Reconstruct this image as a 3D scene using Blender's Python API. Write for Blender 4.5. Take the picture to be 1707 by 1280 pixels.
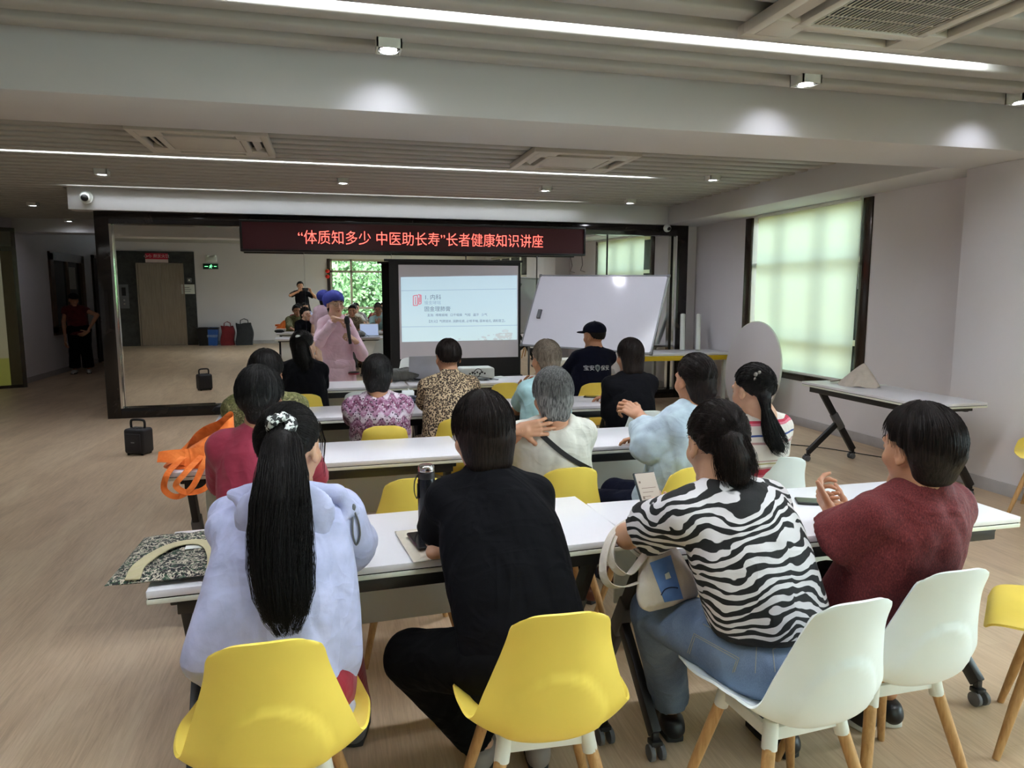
import bpy, bmesh, math, random
import numpy as np
import openvdb
from mathutils import Vector, Matrix, Euler

# ------------------------------------------------------------------ clear
for o in list(bpy.data.objects):
    bpy.data.objects.remove(o)
SC = bpy.context.scene
COL = SC.collection
R = math.radians
PI = math.pi

# ------------------------------------------------------------------ camera
# world: x along the mirror wall (to the right), y away from the viewer towards the mirror wall, z up
IMW, IMH = 1707.0, 1280.0
FPX = 1190.0
CAM_H = 1.55
YAW, PITCH = R(14.110), R(7.184)
cam_d = bpy.data.cameras.new('camera')
cam_d.sensor_fit = 'HORIZONTAL'
cam_d.sensor_width = 36.0
cam_d.lens = 36.0 * FPX / IMW
cam_d.clip_start = 0.02
cam_d.clip_end = 200
cam = bpy.data.objects.new('camera', cam_d)
cam.location = (0, 0, CAM_H)
cam.rotation_euler = (PI / 2 - PITCH, 0, -YAW)
COL.objects.link(cam)
SC.camera = cam

# ------------------------------------------------------------------ colour management
SC.view_settings.view_transform = 'Standard'
SC.view_settings.look = 'None'
SC.view_settings.exposure = 0.26
SC.view_settings.gamma = 1.0
SC.view_settings.use_curve_mapping = False
SC.cycles.use_denoising = True
SC.cycles.max_bounces = 10
SC.cycles.diffuse_bounces = 5
SC.cycles.glossy_bounces = 5
SC.cycles.transmission_bounces = 6
SC.cycles.transparent_max_bounces = 8
SC.cycles.caustics_reflective = False
SC.cycles.caustics_refractive = False
SC.cycles.sample_clamp_indirect = 6.0

# ------------------------------------------------------------------ sky (daylight outside the windows)
W = bpy.data.worlds.new('world')
SC.world = W
W.use_nodes = True
wbg = W.node_tree.nodes['Background']
wbg.inputs[0].default_value = (0.80, 0.93, 1.0, 1)
wbg.inputs[1].default_value = 12.0

# sun on the trees behind the building (comes over the roof, does not reach the room)
sd = bpy.data.lights.new('sun', 'SUN'); sd.energy = 9.0; sd.angle = R(2); sd.color = (1, .95, .85)
so = bpy.data.objects.new('sun', sd); so.rotation_euler = (R(-30), R(8), 0); COL.objects.link(so)

def portal(loc, rot, sx, sy):
    l = bpy.data.lights.new('window_daylight', 'AREA'); l.shape = 'RECTANGLE'; l.size = sx; l.size_y = sy
    l.cycles.is_portal = True
    o = bpy.data.objects.new('window_daylight', l); o.location = loc; o.rotation_euler = rot; COL.objects.link(o)

# room constants
BACK = -1.9; FRONT = 9.85; RIGHT = 5.35; LEFT = -7.6
CEIL = 2.80; DECK = 2.86; DROP = 2.55
BEAM0, BEAM1 = 4.165, 4.87
portal((1.78, BACK + .02, 1.55), (R(90), 0, R(180)), 2.1, 1.75)     # back window
portal((RIGHT - .02, 7.42, 1.55), (0, R(90), 0), 1.95, 2.2)         # blind window
portal((RIGHT - .02, .2, 1.55), (0, R(90), 0), 1.9, 3.7)            # side window by the camera

# ------------------------------------------------------------------ pixel helpers (a pixel and a distance give a point)
_s, _c, _sp, _cp = math.sin(YAW), math.cos(YAW), math.sin(PITCH), math.cos(PITCH)
FW = np.array([_s * _cp, _c * _cp, -_sp]); RT = np.array([_c, -_s, 0.0]); UP = np.cross(RT, FW)
CAMP = np.array([0, 0, CAM_H])
def ray(u, v):
    return FW * FPX + RT * (u - IMW / 2) - UP * (v - IMH / 2)
def aty(u, v, y):
    d = ray(u, v); return CAMP + d * (y / d[1])
def atz(u, v, z):
    d = ray(u, v); return CAMP + d * ((z - CAM_H) / d[2])
def atx(u, v, x):
    d = ray(u, v); return CAMP + d * (x / d[0])
# mirror panels lean and turn a touch
MN = np.array([-.031, 1, .006]); MN /= np.linalg.norm(MN)
SEAMS = [-2.59, -1.5, -.33, .8, 1.82, 2.84, 3.9, 4.96]
def _refl(u, v):
    d = ray(u, v); d = d / np.linalg.norm(d)
    x = FRONT / d[1] * d[0]
    i = max(0, min(6, sum(x > s for s in SEAMS) - 1))
    c = np.array([(SEAMS[i] + SEAMS[i + 1]) / 2, FRONT, 1.26])
    t = ((c - CAMP) @ MN) / (d @ MN)
    return CAMP + t * d, d - 2 * (d @ MN) * MN
def behind(u, v, y):          # a pixel seen in the mirror -> point on the plane at depth y
    h, d = _refl(u, v); return h + d * ((y - h[1]) / d[1])

# ------------------------------------------------------------------ materials
def srgb(r, g, b):
    f = lambda c: (c / 255 / 12.92) if c / 255 <= .04045 else ((c / 255 + .055) / 1.055) ** 2.4
    return (f(r), f(g), f(b), 1.0)

class N:
    """small wrapper round a node tree"""
    def __init__(s, name):
        s.m = bpy.data.materials.new(name); s.m.use_nodes = True
        s.t = s.m.node_tree; s.b = s.t.nodes['Principled BSDF']; s.out = s.t.nodes['Material Output']
    def new(s, kind, **kw):
        n = s.t.nodes.new('ShaderNode' + kind)
        for k, v in kw.items():
            if k.startswith('i_'):
                n.inputs[k[2:].replace('_', ' ')].default_value = v
            else:
                setattr(n, k, v)
        return n
    def link(s, a, b): s.t.links.new(a, b)
    def coord(s, scale=(1, 1, 1), rot=(0, 0, 0), kind='Object'):
        tc = s.new('TexCoord'); mp = s.new('Mapping')
        mp.inputs['Scale'].default_value = scale; mp.inputs['Rotation'].default_value = rot
        s.link(tc.outputs[kind], mp.inputs[0]); return mp.outputs[0]
    def noise(s, vec, scale=5, detail=3, rough=.5, dist=0):
        n = s.new('TexNoise'); n.inputs['Scale'].default_value = scale; n.inputs['Detail'].default_value = detail
        n.inputs['Roughness'].default_value = rough; n.inputs['Distortion'].default_value = dist
        if vec is not None: s.link(vec, n.inputs['Vector'])
        return n.outputs[0]
    def ramp(s, fac, stops, interp='LINEAR'):
        n = s.new('ValToRGB'); n.color_ramp.interpolation = interp; e = n.color_ramp.elements
        while len(e) < len(stops): e.new(1.0)
        for el, (p, c) in zip(e, stops):
            el.position = p; el.color = c if len(c) == 4 else (*c, 1)
        s.link(fac, n.inputs[0]); return n.outputs[0]
    def math(s, op, a, b=None, clamp=False):
        n = s.new('Math', operation=op, use_clamp=clamp)
        for i, x in enumerate((a, b)):
            if x is None: continue
            if isinstance(x, (int, float)): n.inputs[i].default_value = x
            else: s.link(x, n.inputs[i])
        return n.outputs[0]
    def mix(s, fac, a, b, mode='MIX'):
        n = s.new('Mix', data_type='RGBA', blend_type=mode)
        for sock, x in ((n.inputs[0], fac), (n.inputs[6], a), (n.inputs[7], b)):
            if isinstance(x, (int, float)): sock.default_value = x
            elif isinstance(x, tuple): sock.default_value = x
            else: s.link(x, sock)
        return n.outputs[2]
    def base(s, col): s.link(col, s.b.inputs['Base Color'])
    def bump(s, h, strength=.3, dist=.01):
        n = s.new('Bump'); n.inputs['Strength'].default_value = strength; n.inputs['Distance'].default_value = dist
        s.link(h, n.inputs['Height']); s.link(n.outputs[0], s.b.inputs['Normal'])
    def setp(s, **kw):
        for k, v in kw.items(): s.b.inputs[k.replace('_', ' ')].default_value = v

def plain(name, col, rough=.5, metal=0., spec=.5, var=.06, scale=8, bump=0, coat=0):
    n = N(name)
    n.setp(Roughness=rough, Metallic=metal)
    n.b.inputs['Specular IOR Level'].default_value = spec
    if coat: n.b.inputs['Coat Weight'].default_value = coat
    f = n.noise(n.coord(), scale, 4)
    c0 = tuple(max(0, x * (1 - var)) for x in col[:3]); c1 = tuple(min(1, x * (1 + var)) for x in col[:3])
    n.base(n.ramp(f, [(.3, c0), (.7, c1)]))
    if bump: n.bump(n.noise(n.coord(), scale * 12, 2), bump, .002)
    return n.m

def emit(name, col, strength):
    n = N(name); n.setp(Roughness=.4)
    n.b.inputs['Base Color'].default_value = col if len(col) == 4 else (*col, 1)
    n.b.inputs['Emission Color'].default_value = col if len(col) == 4 else (*col, 1)
    n.b.inputs['Emission Strength'].default_value = strength
    return n.m

def folds(n, weave=220, bump=.25, amount=.55):
    a = n.noise(n.coord((1, 1, .5)), 4.2, 2, .45, 1.6); b = n.noise(n.coord((.5, 1, 1.1)), 6.5, 2, .45, 1.4)
    r = n.math('ADD', n.math('ABSOLUTE', n.math('SUBTRACT', a, .5)), n.math('MULTIPLY', n.math('ABSOLUTE', n.math('SUBTRACT', b, .5)), .6))
    n1 = n.new('Bump', invert=True); n1.inputs['Strength'].default_value = amount; n1.inputs['Distance'].default_value = .045; n.link(r, n1.inputs['Height'])
    n2 = n.new('Bump'); n2.inputs['Strength'].default_value = bump; n2.inputs['Distance'].default_value = .0015; n.link(n.noise(n.coord(), weave, 2), n2.inputs['Height'])
    n.link(n1.outputs[0], n2.inputs['Normal']); n.link(n2.outputs[0], n.b.inputs['Normal'])

def cloth(name, col, var=.1, rough=.85, weave=900, bump=.25, col2=None, nscale=14):
    n = N(name); n.setp(Roughness=rough); n.b.inputs['Specular IOR Level'].default_value = .2
    n.b.inputs['Sheen Weight'].default_value = .15
    f = n.noise(n.coord(), nscale, 5)
    c0 = tuple(x * (1 - var) for x in col[:3]); c1 = tuple(min(1, x * (1 + var)) for x in (col2 or col)[:3])
    n.base(n.ramp(f, [(.35, c0), (.65, c1)]))
    if max(col[:3]) < .03:
        n.b.inputs['Sheen Weight'].default_value = 0; n.b.inputs['Specular IOR Level'].default_value = .12
    folds(n, weave * .25, bump)
    return n.m

M = {}
def make_materials():
    M['wall'] = plain('wall_paint', srgb(226, 222, 225), .75, var=.015, scale=2)
    M['beam'] = plain('ceiling_paint', srgb(212, 212, 212), .75, var=.015, scale=2)
    M['slat'] = plain('ceiling_slat', srgb(172, 171, 164), .5, var=.02, scale=2)
    M['deck'] = plain('ceiling_deck', srgb(150, 148, 142), .8, var=.03)
    M['skirt'] = plain('baseboard_grey', srgb(176, 172, 172), .5)
    M['white_metal'] = plain('white_metal', srgb(225, 228, 222), .4)
    M['white_plastic'] = plain('white_plastic', srgb(232, 236, 230), .32, var=.02, scale=5)
    M['white_shell'] = plain('white_shell', srgb(236, 243, 241), .38, var=.02, scale=5)
    M['yellow_shell'] = plain('yellow_shell', srgb(248, 220, 96), .40, var=.04, scale=5)
    M['black_metal'] = plain('black_metal', srgb(26, 25, 26), .42, var=.1)
    M['grey_metal'] = plain('grey_metal', srgb(120, 122, 126), .35, metal=.3)
    M['grey_plastic'] = plain('grey_plastic', srgb(96, 97, 100), .45)
    M['black_plastic'] = plain('black_plastic', srgb(20, 20, 22), .38, var=.1)
    M['chrome'] = plain('chrome', (.75, .75, .75), .15, metal=1.0, var=.02)
    M['laminate'] = plain('table_laminate', srgb(236, 235, 240), .28, var=.012, scale=3)
    M['edge'] = plain('table_edge_band', srgb(226, 228, 214), .45)
    M['modesty'] = plain('modesty_panel', srgb(232, 236, 228), .55, var=.02, scale=3)
    M['ac'] = plain('ac_plastic', srgb(202, 197, 186), .45, var=.02)
    M['dark'] = plain('dark_void', srgb(12, 12, 12), .8)
    M['led'] = emit('led_strip', (.88, .93, 1.0), 46.0)
    M['led_mid'] = emit('led_strip_mid', (.88, .93, 1.0), 34.0)
    M['led_far'] = emit('led_strip_far', (.88, .93, 1.0), 15.0)
    M['spotled'] = emit('spot_led', (.95, .95, 1.0), 25.0)
    M['red_led'] = emit('red_led', (1.0, .13, .10), 2.2)
    M['red_glow'] = emit('led_board', (.030, .004, .007), .25)
    n = N('mirror_glass'); n.setp(Metallic=1.0, Roughness=.0)
    v = n.noise(n.coord(), .8, 2); n.base(n.ramp(v, [(.3, (.78, .80, .78)), (.7, (.82, .83, .81))])); M['mirror'] = n.m
    n = N('dark_marble'); n.setp(Roughness=.12)
    f = n.noise(n.coord(), 3, 8, .65, 1.2)
    n.base(n.ramp(f, [(.35, srgb(16, 13, 12)), (.6, srgb(32, 27, 24)), (.75, srgb(58, 51, 46))])); M['marble'] = n.m
    n = N('elevator_stone'); n.setp(Roughness=.3)
    f = n.noise(n.coord(), 6, 8, .7, .6)
    n.base(n.ramp(f, [(.35, srgb(44, 46, 46)), (.7, srgb(74, 76, 74))])); M['stone'] = n.m
    n = N('brushed_steel'); n.setp(Roughness=.32, Metallic=.9)
    f = n.noise(n.coord((60, 60, 1)), 3, 3); n.base(n.ramp(f, [(.3, srgb(176, 166, 152)), (.7, srgb(206, 196, 182))])); M['steel'] = n.m
    # floor: pale brown vinyl planks
    n = N('floor_vinyl'); n.setp(Roughness=.36)
    c = n.coord((1, 1, 1), (0, 0, 0))
    br = n.new('TexBrick'); br.inputs['Scale'].default_value = 1.0
    br.inputs['Brick Width'].default_value = 1.2; br.inputs['Row Height'].default_value = .18
    br.inputs['Mortar Size'].default_value = .0012; br.inputs['Mortar Smooth'].default_value = .3
    br.inputs['Color1'].default_value = (.46, .46, .46, 1); br.inputs['Color2'].default_value = (.56, .56, .56, 1); br.inputs['Mortar'].default_value = (.38, .38, .38, 1)
    n.link(n.coord((1, 1, 1), (0, 0, R(90))), br.inputs[0])
    grain = n.noise(n.coord((34, 2.2, 1)), 2.2, 5, .6, .9)
    big = n.noise(n.coord((2.2, .45, 1)), 1.6, 4, .5, 1.5)
    g = n.math('ADD', n.math('MULTIPLY', grain, .55), n.math('MULTIPLY', big, .6))
    col = n.ramp(g, [(.36, srgb(174, 148, 120)), (.58, srgb(202, 176, 146)), (.78, srgb(219, 195, 165))])
    n.base(n.mix(.45, col, br.outputs[0], 'OVERLAY')); n.bump(grain, .08, .002); M['floor'] = n.m
    n = N('beech_wood'); n.setp(Roughness=.45)
    f = n.noise(n.coord((40, 40, 4)), 1.6, 4, .6, .6)
    n.base(n.ramp(f, [(.3, srgb(166, 122, 72)), (.55, srgb(193, 150, 98)), (.75, srgb(205, 165, 112))])); M['beech'] = n.m
    # roller blind: thin cloth, daylight shines through
    n = N('roller_blind'); n.t.nodes.remove(n.b)
    d = n.new('BsdfDiffuse'); d.inputs[0].default_value = srgb(206, 220, 206)
    tr = n.new('BsdfTranslucent'); tr.inputs[0].default_value = srgb(190, 200, 184)
    wv = n.noise(n.coord((1, 300, 300)), 2, 2); mx = n.new('MixShader'); mx.inputs[0].default_value = .42
    n.link(d.outputs[0], mx.inputs[1]); n.link(tr.outputs[0], mx.inputs[2]); n.link(mx.outputs[0], n.out.inputs[0]); M['blind'] = n.m
    n = N('clear_glass'); n.t.nodes.remove(n.b)
    t = n.new('BsdfTransparent'); t.inputs[0].default_value = (.93, .97, .95, 1)
    g = n.new('BsdfGlossy'); g.inputs['Roughness'].default_value = .02; fr = n.new('Fresnel'); fr.inputs[0].default_value = 1.4
    mx = n.new('MixShader'); n.link(fr.outputs[0], mx.inputs[0]); n.link(t.outputs[0], mx.inputs[1]); n.link(g.outputs[0], mx.inputs[2]); n.link(mx.outputs[0], n.out.inputs[0]); M['glass'] = n.m
    M['alu'] = plain('window_aluminium', srgb(190, 182, 164), .4, metal=.2)
    M['bronze'] = plain('dark_bronze', srgb(58, 46, 38), .2, metal=.4)
    M['wood_frame'] = plain('brown_wood_frame', srgb(84, 62, 44), .5, var=.2)
    M['black'] = plain('matt_black', srgb(14, 14, 15), .7, var=.1)
    M['screen_white'] = plain('screen_cloth', srgb(214, 212, 220), .8, var=.01)
    M['board_white'] = plain('whiteboard_enamel', srgb(214, 214, 224), .16, var=.01, scale=2)
    M['foliage'] = None
    n = N('tree_leaves'); n.setp(Roughness=.5); f = n.noise(n.coord(), 1.6, 4)
    n.base(n.ramp(f, [(.3, srgb(66, 98, 58)), (.55, srgb(104, 136, 88)), (.75, srgb(150, 172, 124))]))
    n.b.inputs['Transmission Weight'].default_value = 0; M['foliage'] = n.m
    M['bark'] = plain('bark', srgb(92, 76, 60), .9, var=.25, scale=20)
    n = N('facade_tiles'); n.setp(Roughness=.6)
    br = n.new('TexBrick'); br.inputs['Scale'].default_value = 1.2; n.link(n.coord((1, 1, 1), (0, R(90), 0)), br.inputs[0])
    br.inputs['Color1'].default_value = srgb(226, 196, 120); br.inputs['Color2'].default_value = srgb(236, 210, 138); br.inputs['Mortar'].default_value = srgb(150, 126, 80)
    n.base(br.outputs[0]); M['facade'] = n.m
    M['pave'] = plain('paving', srgb(150, 146, 136), .9, var=.1)
    # frosted yellow-green glass door at the left; its backlight is put in as emission
    n = N('frosted_film_glow'); n.setp(Roughness=.25)
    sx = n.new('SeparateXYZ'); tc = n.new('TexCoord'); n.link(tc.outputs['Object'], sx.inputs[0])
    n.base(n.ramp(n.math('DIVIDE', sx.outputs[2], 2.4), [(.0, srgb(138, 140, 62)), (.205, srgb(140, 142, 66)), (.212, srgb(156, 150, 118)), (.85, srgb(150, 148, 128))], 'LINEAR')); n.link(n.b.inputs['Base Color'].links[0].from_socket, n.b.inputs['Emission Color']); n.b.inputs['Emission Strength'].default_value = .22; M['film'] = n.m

make_materials()

# ------------------------------------------------------------------ mesh builder
class MB:
    def __init__(s): s.v = []; s.f = []
    def add(s, vs, fs):
        o = len(s.v); s.v += [tuple(map(float, p)) for p in vs]; s.f += [tuple(o + i for i in f) for f in fs]; return s
    def box(s, x0, x1, y0, y1, z0, z1):
        v = [(x, y, z) for z in (z0, z1) for y in (y0, y1) for x in (x0, x1)]
        return s.add(v, [(0, 2, 3, 1), (4, 5, 7, 6), (0, 1, 5, 4), (2, 6, 7, 3), (0, 4, 6, 2), (1, 3, 7, 5)])
    def cbox(s, c, size, rot=None):
        h = [x / 2 for x in size]; Rm = rot if rot is not None else Matrix.Identity(3)
        v = [Vector(c) + Rm @ Vector((sx * h[0], sy * h[1], sz * h[2])) for sz in (-1, 1) for sy in (-1, 1) for sx in (-1, 1)]
        return s.add(v, [(0, 2, 3, 1), (4, 5, 7, 6), (0, 1, 5, 4), (2, 6, 7, 3), (0, 4, 6, 2), (1, 3, 7, 5)])
    def bar(s, a, b, w, h, up=(0, 0, 1)):
        a = Vector(a); b = Vector(b); d = (b - a).normalized(); u = Vector(up)
        sd = d.cross(u)
        if sd.length < 1e-4: sd = d.cross(Vector((1, 0, 0)))
        sd.normalize(); u = sd.cross(d).normalized()
        v = [p + sd * (i * w / 2) + u * (j * h / 2) for p in (a, b) for j in (-1, 1) for i in (-1, 1)]
        return s.add(v, [(0, 2, 3, 1), (4, 5, 7, 6), (0, 1, 5, 4), (2, 6, 7, 3), (0, 4, 6, 2), (1, 3, 7, 5)])
    def tube(s, pts, r, n=10, cap=True):
        pts = [Vector(p) for p in pts]; k = len(pts)
        rs = r if isinstance(r, (list, tuple)) else [r] * k
        ref = None; vs = []; fs = []
        for i, p in enumerate(pts):
            d = (pts[min(i + 1, k - 1)] - pts[max(i - 1, 0)]).normalized()
            if ref is None:
                ref = d.orthogonal().normalized()
            else:
                ref = (ref - d * ref.dot(d)); ref = ref.normalized() if ref.length > 1e-6 else d.orthogonal().normalized()
            b = d.cross(ref)
            for j in range(n):
                a = 2 * PI * j / n; vs.append(p + (ref * math.cos(a) + b * math.sin(a)) * rs[i])
        for i in range(k - 1):
            for j in range(n):
                fs.append((i * n + j, i * n + (j + 1) % n, (i + 1) * n + (j + 1) % n, (i + 1) * n + j))
        if cap:
            fs.append(tuple(range(n - 1, -1, -1))); fs.append(tuple((k - 1) * n + j for j in range(n)))
        return s.add(vs, fs)
    def cyl(s, c, r, h, axis='z', n=24, r2=None):
        ax = {'x': Vector((1, 0, 0)), 'y': Vector((0, 1, 0)), 'z': Vector((0, 0, 1))}[axis] if isinstance(axis, str) else Vector(axis)
        return s.tube([Vector(c) - ax * h / 2, Vector(c) + ax * h / 2], [r, r if r2 is None else r2], n)
    def lathe(s, c, prof, n=24, cap=True):
        vs = []; fs = []; c = Vector(c)
        for r, z in prof:
            for j in range(n):
                a = 2 * PI * j / n; vs.append(c + Vector((r * math.cos(a), r * math.sin(a), z)))
        k = len(prof)
        for i in range(k - 1):
            for j in range(n):
                fs.append((i * n + j, i * n + (j + 1) % n, (i + 1) * n + (j + 1) % n, (i + 1) * n + j))
        if cap:
            fs.append(tuple(range(n - 1, -1, -1))); fs.append(tuple((k - 1) * n + j for j in range(n)))
        return s.add(vs, fs)
    def prism(s, outline, a, b, axis='z'):
        """outline of 2D points extruded along an axis from a to b"""
        k = len(outline); mk = {'z': lambda p, t: (p[0], p[1], t), 'y': lambda p, t: (p[0], t, p[1]), 'x': lambda p, t: (t, p[0], p[1])}[axis]
        vs = [mk(p, a) for p in outline] + [mk(p, b) for p in outline]
        fs = [tuple(range(k - 1, -1, -1)), tuple(range(k, 2 * k))] + [(i, (i + 1) % k, k + (i + 1) % k, k + i) for i in range(k)]
        return s.add(vs, fs)
    def ell(s, c, r, nu=16, nv=10, rot=None):
        vs = []; fs = []; c = Vector(c); Rm = rot if rot is not None else Matrix.Identity(3)
        for i in range(nv + 1):
            t = PI * i / nv
            for j in range(nu):
                a = 2 * PI * j / nu
                vs.append(c + Rm @ Vector((r[0] * math.sin(t) * math.cos(a), r[1] * math.sin(t) * math.sin(a), r[2] * math.cos(t))))
        for i in range(nv):
            for j in range(nu):
                fs.append((i * nu + j, (i + 1) * nu + j, (i + 1) * nu + (j + 1) % nu, i * nu + (j + 1) % nu))
        return s.add(vs, fs)
    def grid(s, fn, nu, nv, closed=False):
        vs = [fn(i / nu, j / nv) for j in range(nv + 1) for i in range(nu + 1)]
        fs = [(j * (nu + 1) + i, j * (nu + 1) + i + 1, (j + 1) * (nu + 1) + i + 1, (j + 1) * (nu + 1) + i) for j in range(nv) for i in range(nu)]
        return s.add(vs, fs)

def link_mesh(name, me, parent=None, loc=None):
    o = bpy.data.objects.new(name, me); COL.objects.link(o)
    if parent is not None: o.parent = parent
    if loc is not None: o.location = loc
    return o

def obj(name, mb, mat, parent=None, loc=None, smooth=40, bevel=0, seg=2, thick=0, weld=False):
    """ONE mesh object from a builder; vertices are local to the object (or to its parent)"""
    me = bpy.data.meshes.new(name)
    if isinstance(mb, MB):
        me.from_pydata(mb.v, [], mb.f)
    else:
        me.from_pydata(mb[0], [], mb[1])
    bm = bmesh.new(); bm.from_mesh(me)
    if weld: bmesh.ops.remove_doubles(bm, verts=bm.verts, dist=1e-5)
    bmesh.ops.recalc_face_normals(bm, faces=bm.faces)
    if thick:
        bmesh.ops.solidify(bm, geom=bm.faces[:], thickness=thick)
        bmesh.ops.recalc_face_normals(bm, faces=bm.faces)
    if bevel:
        es = [e for e in bm.edges if len(e.link_faces) == 2 and e.calc_face_angle(0) > .5]
        bmesh.ops.bevel(bm, geom=es, offset=bevel, segments=seg, affect='EDGES', profile=.5, clamp_overlap=True)
    bm.to_mesh(me); bm.free()
    if smooth:
        me.polygons.foreach_set('use_smooth', [True] * len(me.polygons))
        me.set_sharp_from_angle(angle=R(smooth))
    mats = mat if isinstance(mat, (list, tuple)) else [mat]
    for m_ in mats: me.materials.append(m_)
    return link_mesh(name, me, parent, loc)

def tag(o, label=None, cat=None, group=None, kind=None):
    if label: o['label'] = label
    if cat: o['category'] = cat
    if group: o['group'] = group
    if kind: o['kind'] = kind
    return o
def empty(name, loc, rz=0, label=None, cat=None, group=None):
    o = bpy.data.objects.new(name, None); COL.objects.link(o); o.location = tuple(map(float, loc)); o.rotation_euler = (0, 0, rz)
    o.empty_display_size = .1
    return tag(o, label, cat, group)
def struct(name, mb, mat, loc=None, **kw):
    return tag(obj(name, mb, mat, None, loc, **kw), kind='structure')
CH = {}
def copy_tree(o, parent=None):
    c = o.copy(); COL.objects.link(c)
    if parent is not None:
        c.parent = parent
    for ch in o.children: copy_tree(ch, c)
    return c
def text_mesh(body, size, extrude=.001, align='CENTER', thin=0):
    """flat lettering as a mesh in the XZ plane, facing -y"""
    c = bpy.data.curves.new('lettering', 'FONT'); c.body = body; c.size = size; c.extrude = extrude; c.offset = thin
    c.align_x = align; c.align_y = 'CENTER'; c.resolution_u = 3
    o = bpy.data.objects.new('lettering', c); COL.objects.link(o)
    dg = bpy.context.evaluated_depsgraph_get(); dg.update()
    me = bpy.data.meshes.new_from_object(o.evaluated_get(dg))
    bpy.data.objects.remove(o)
    me.transform(Matrix.Rotation(R(90), 4, 'X'))
    return me
def lettering(name, body, size, mat, parent, loc, rot=(0, 0, 0), extrude=.001, align='CENTER', xs=1.0):
    me = text_mesh(body, size, extrude, align)
    if xs != 1.0: me.transform(Matrix.Scale(xs, 4, (1, 0, 0)))
    me.materials.clear(); me.materials.append(mat)
    o = link_mesh(name, me, parent, loc); o.rotation_euler = rot
    return o
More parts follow.
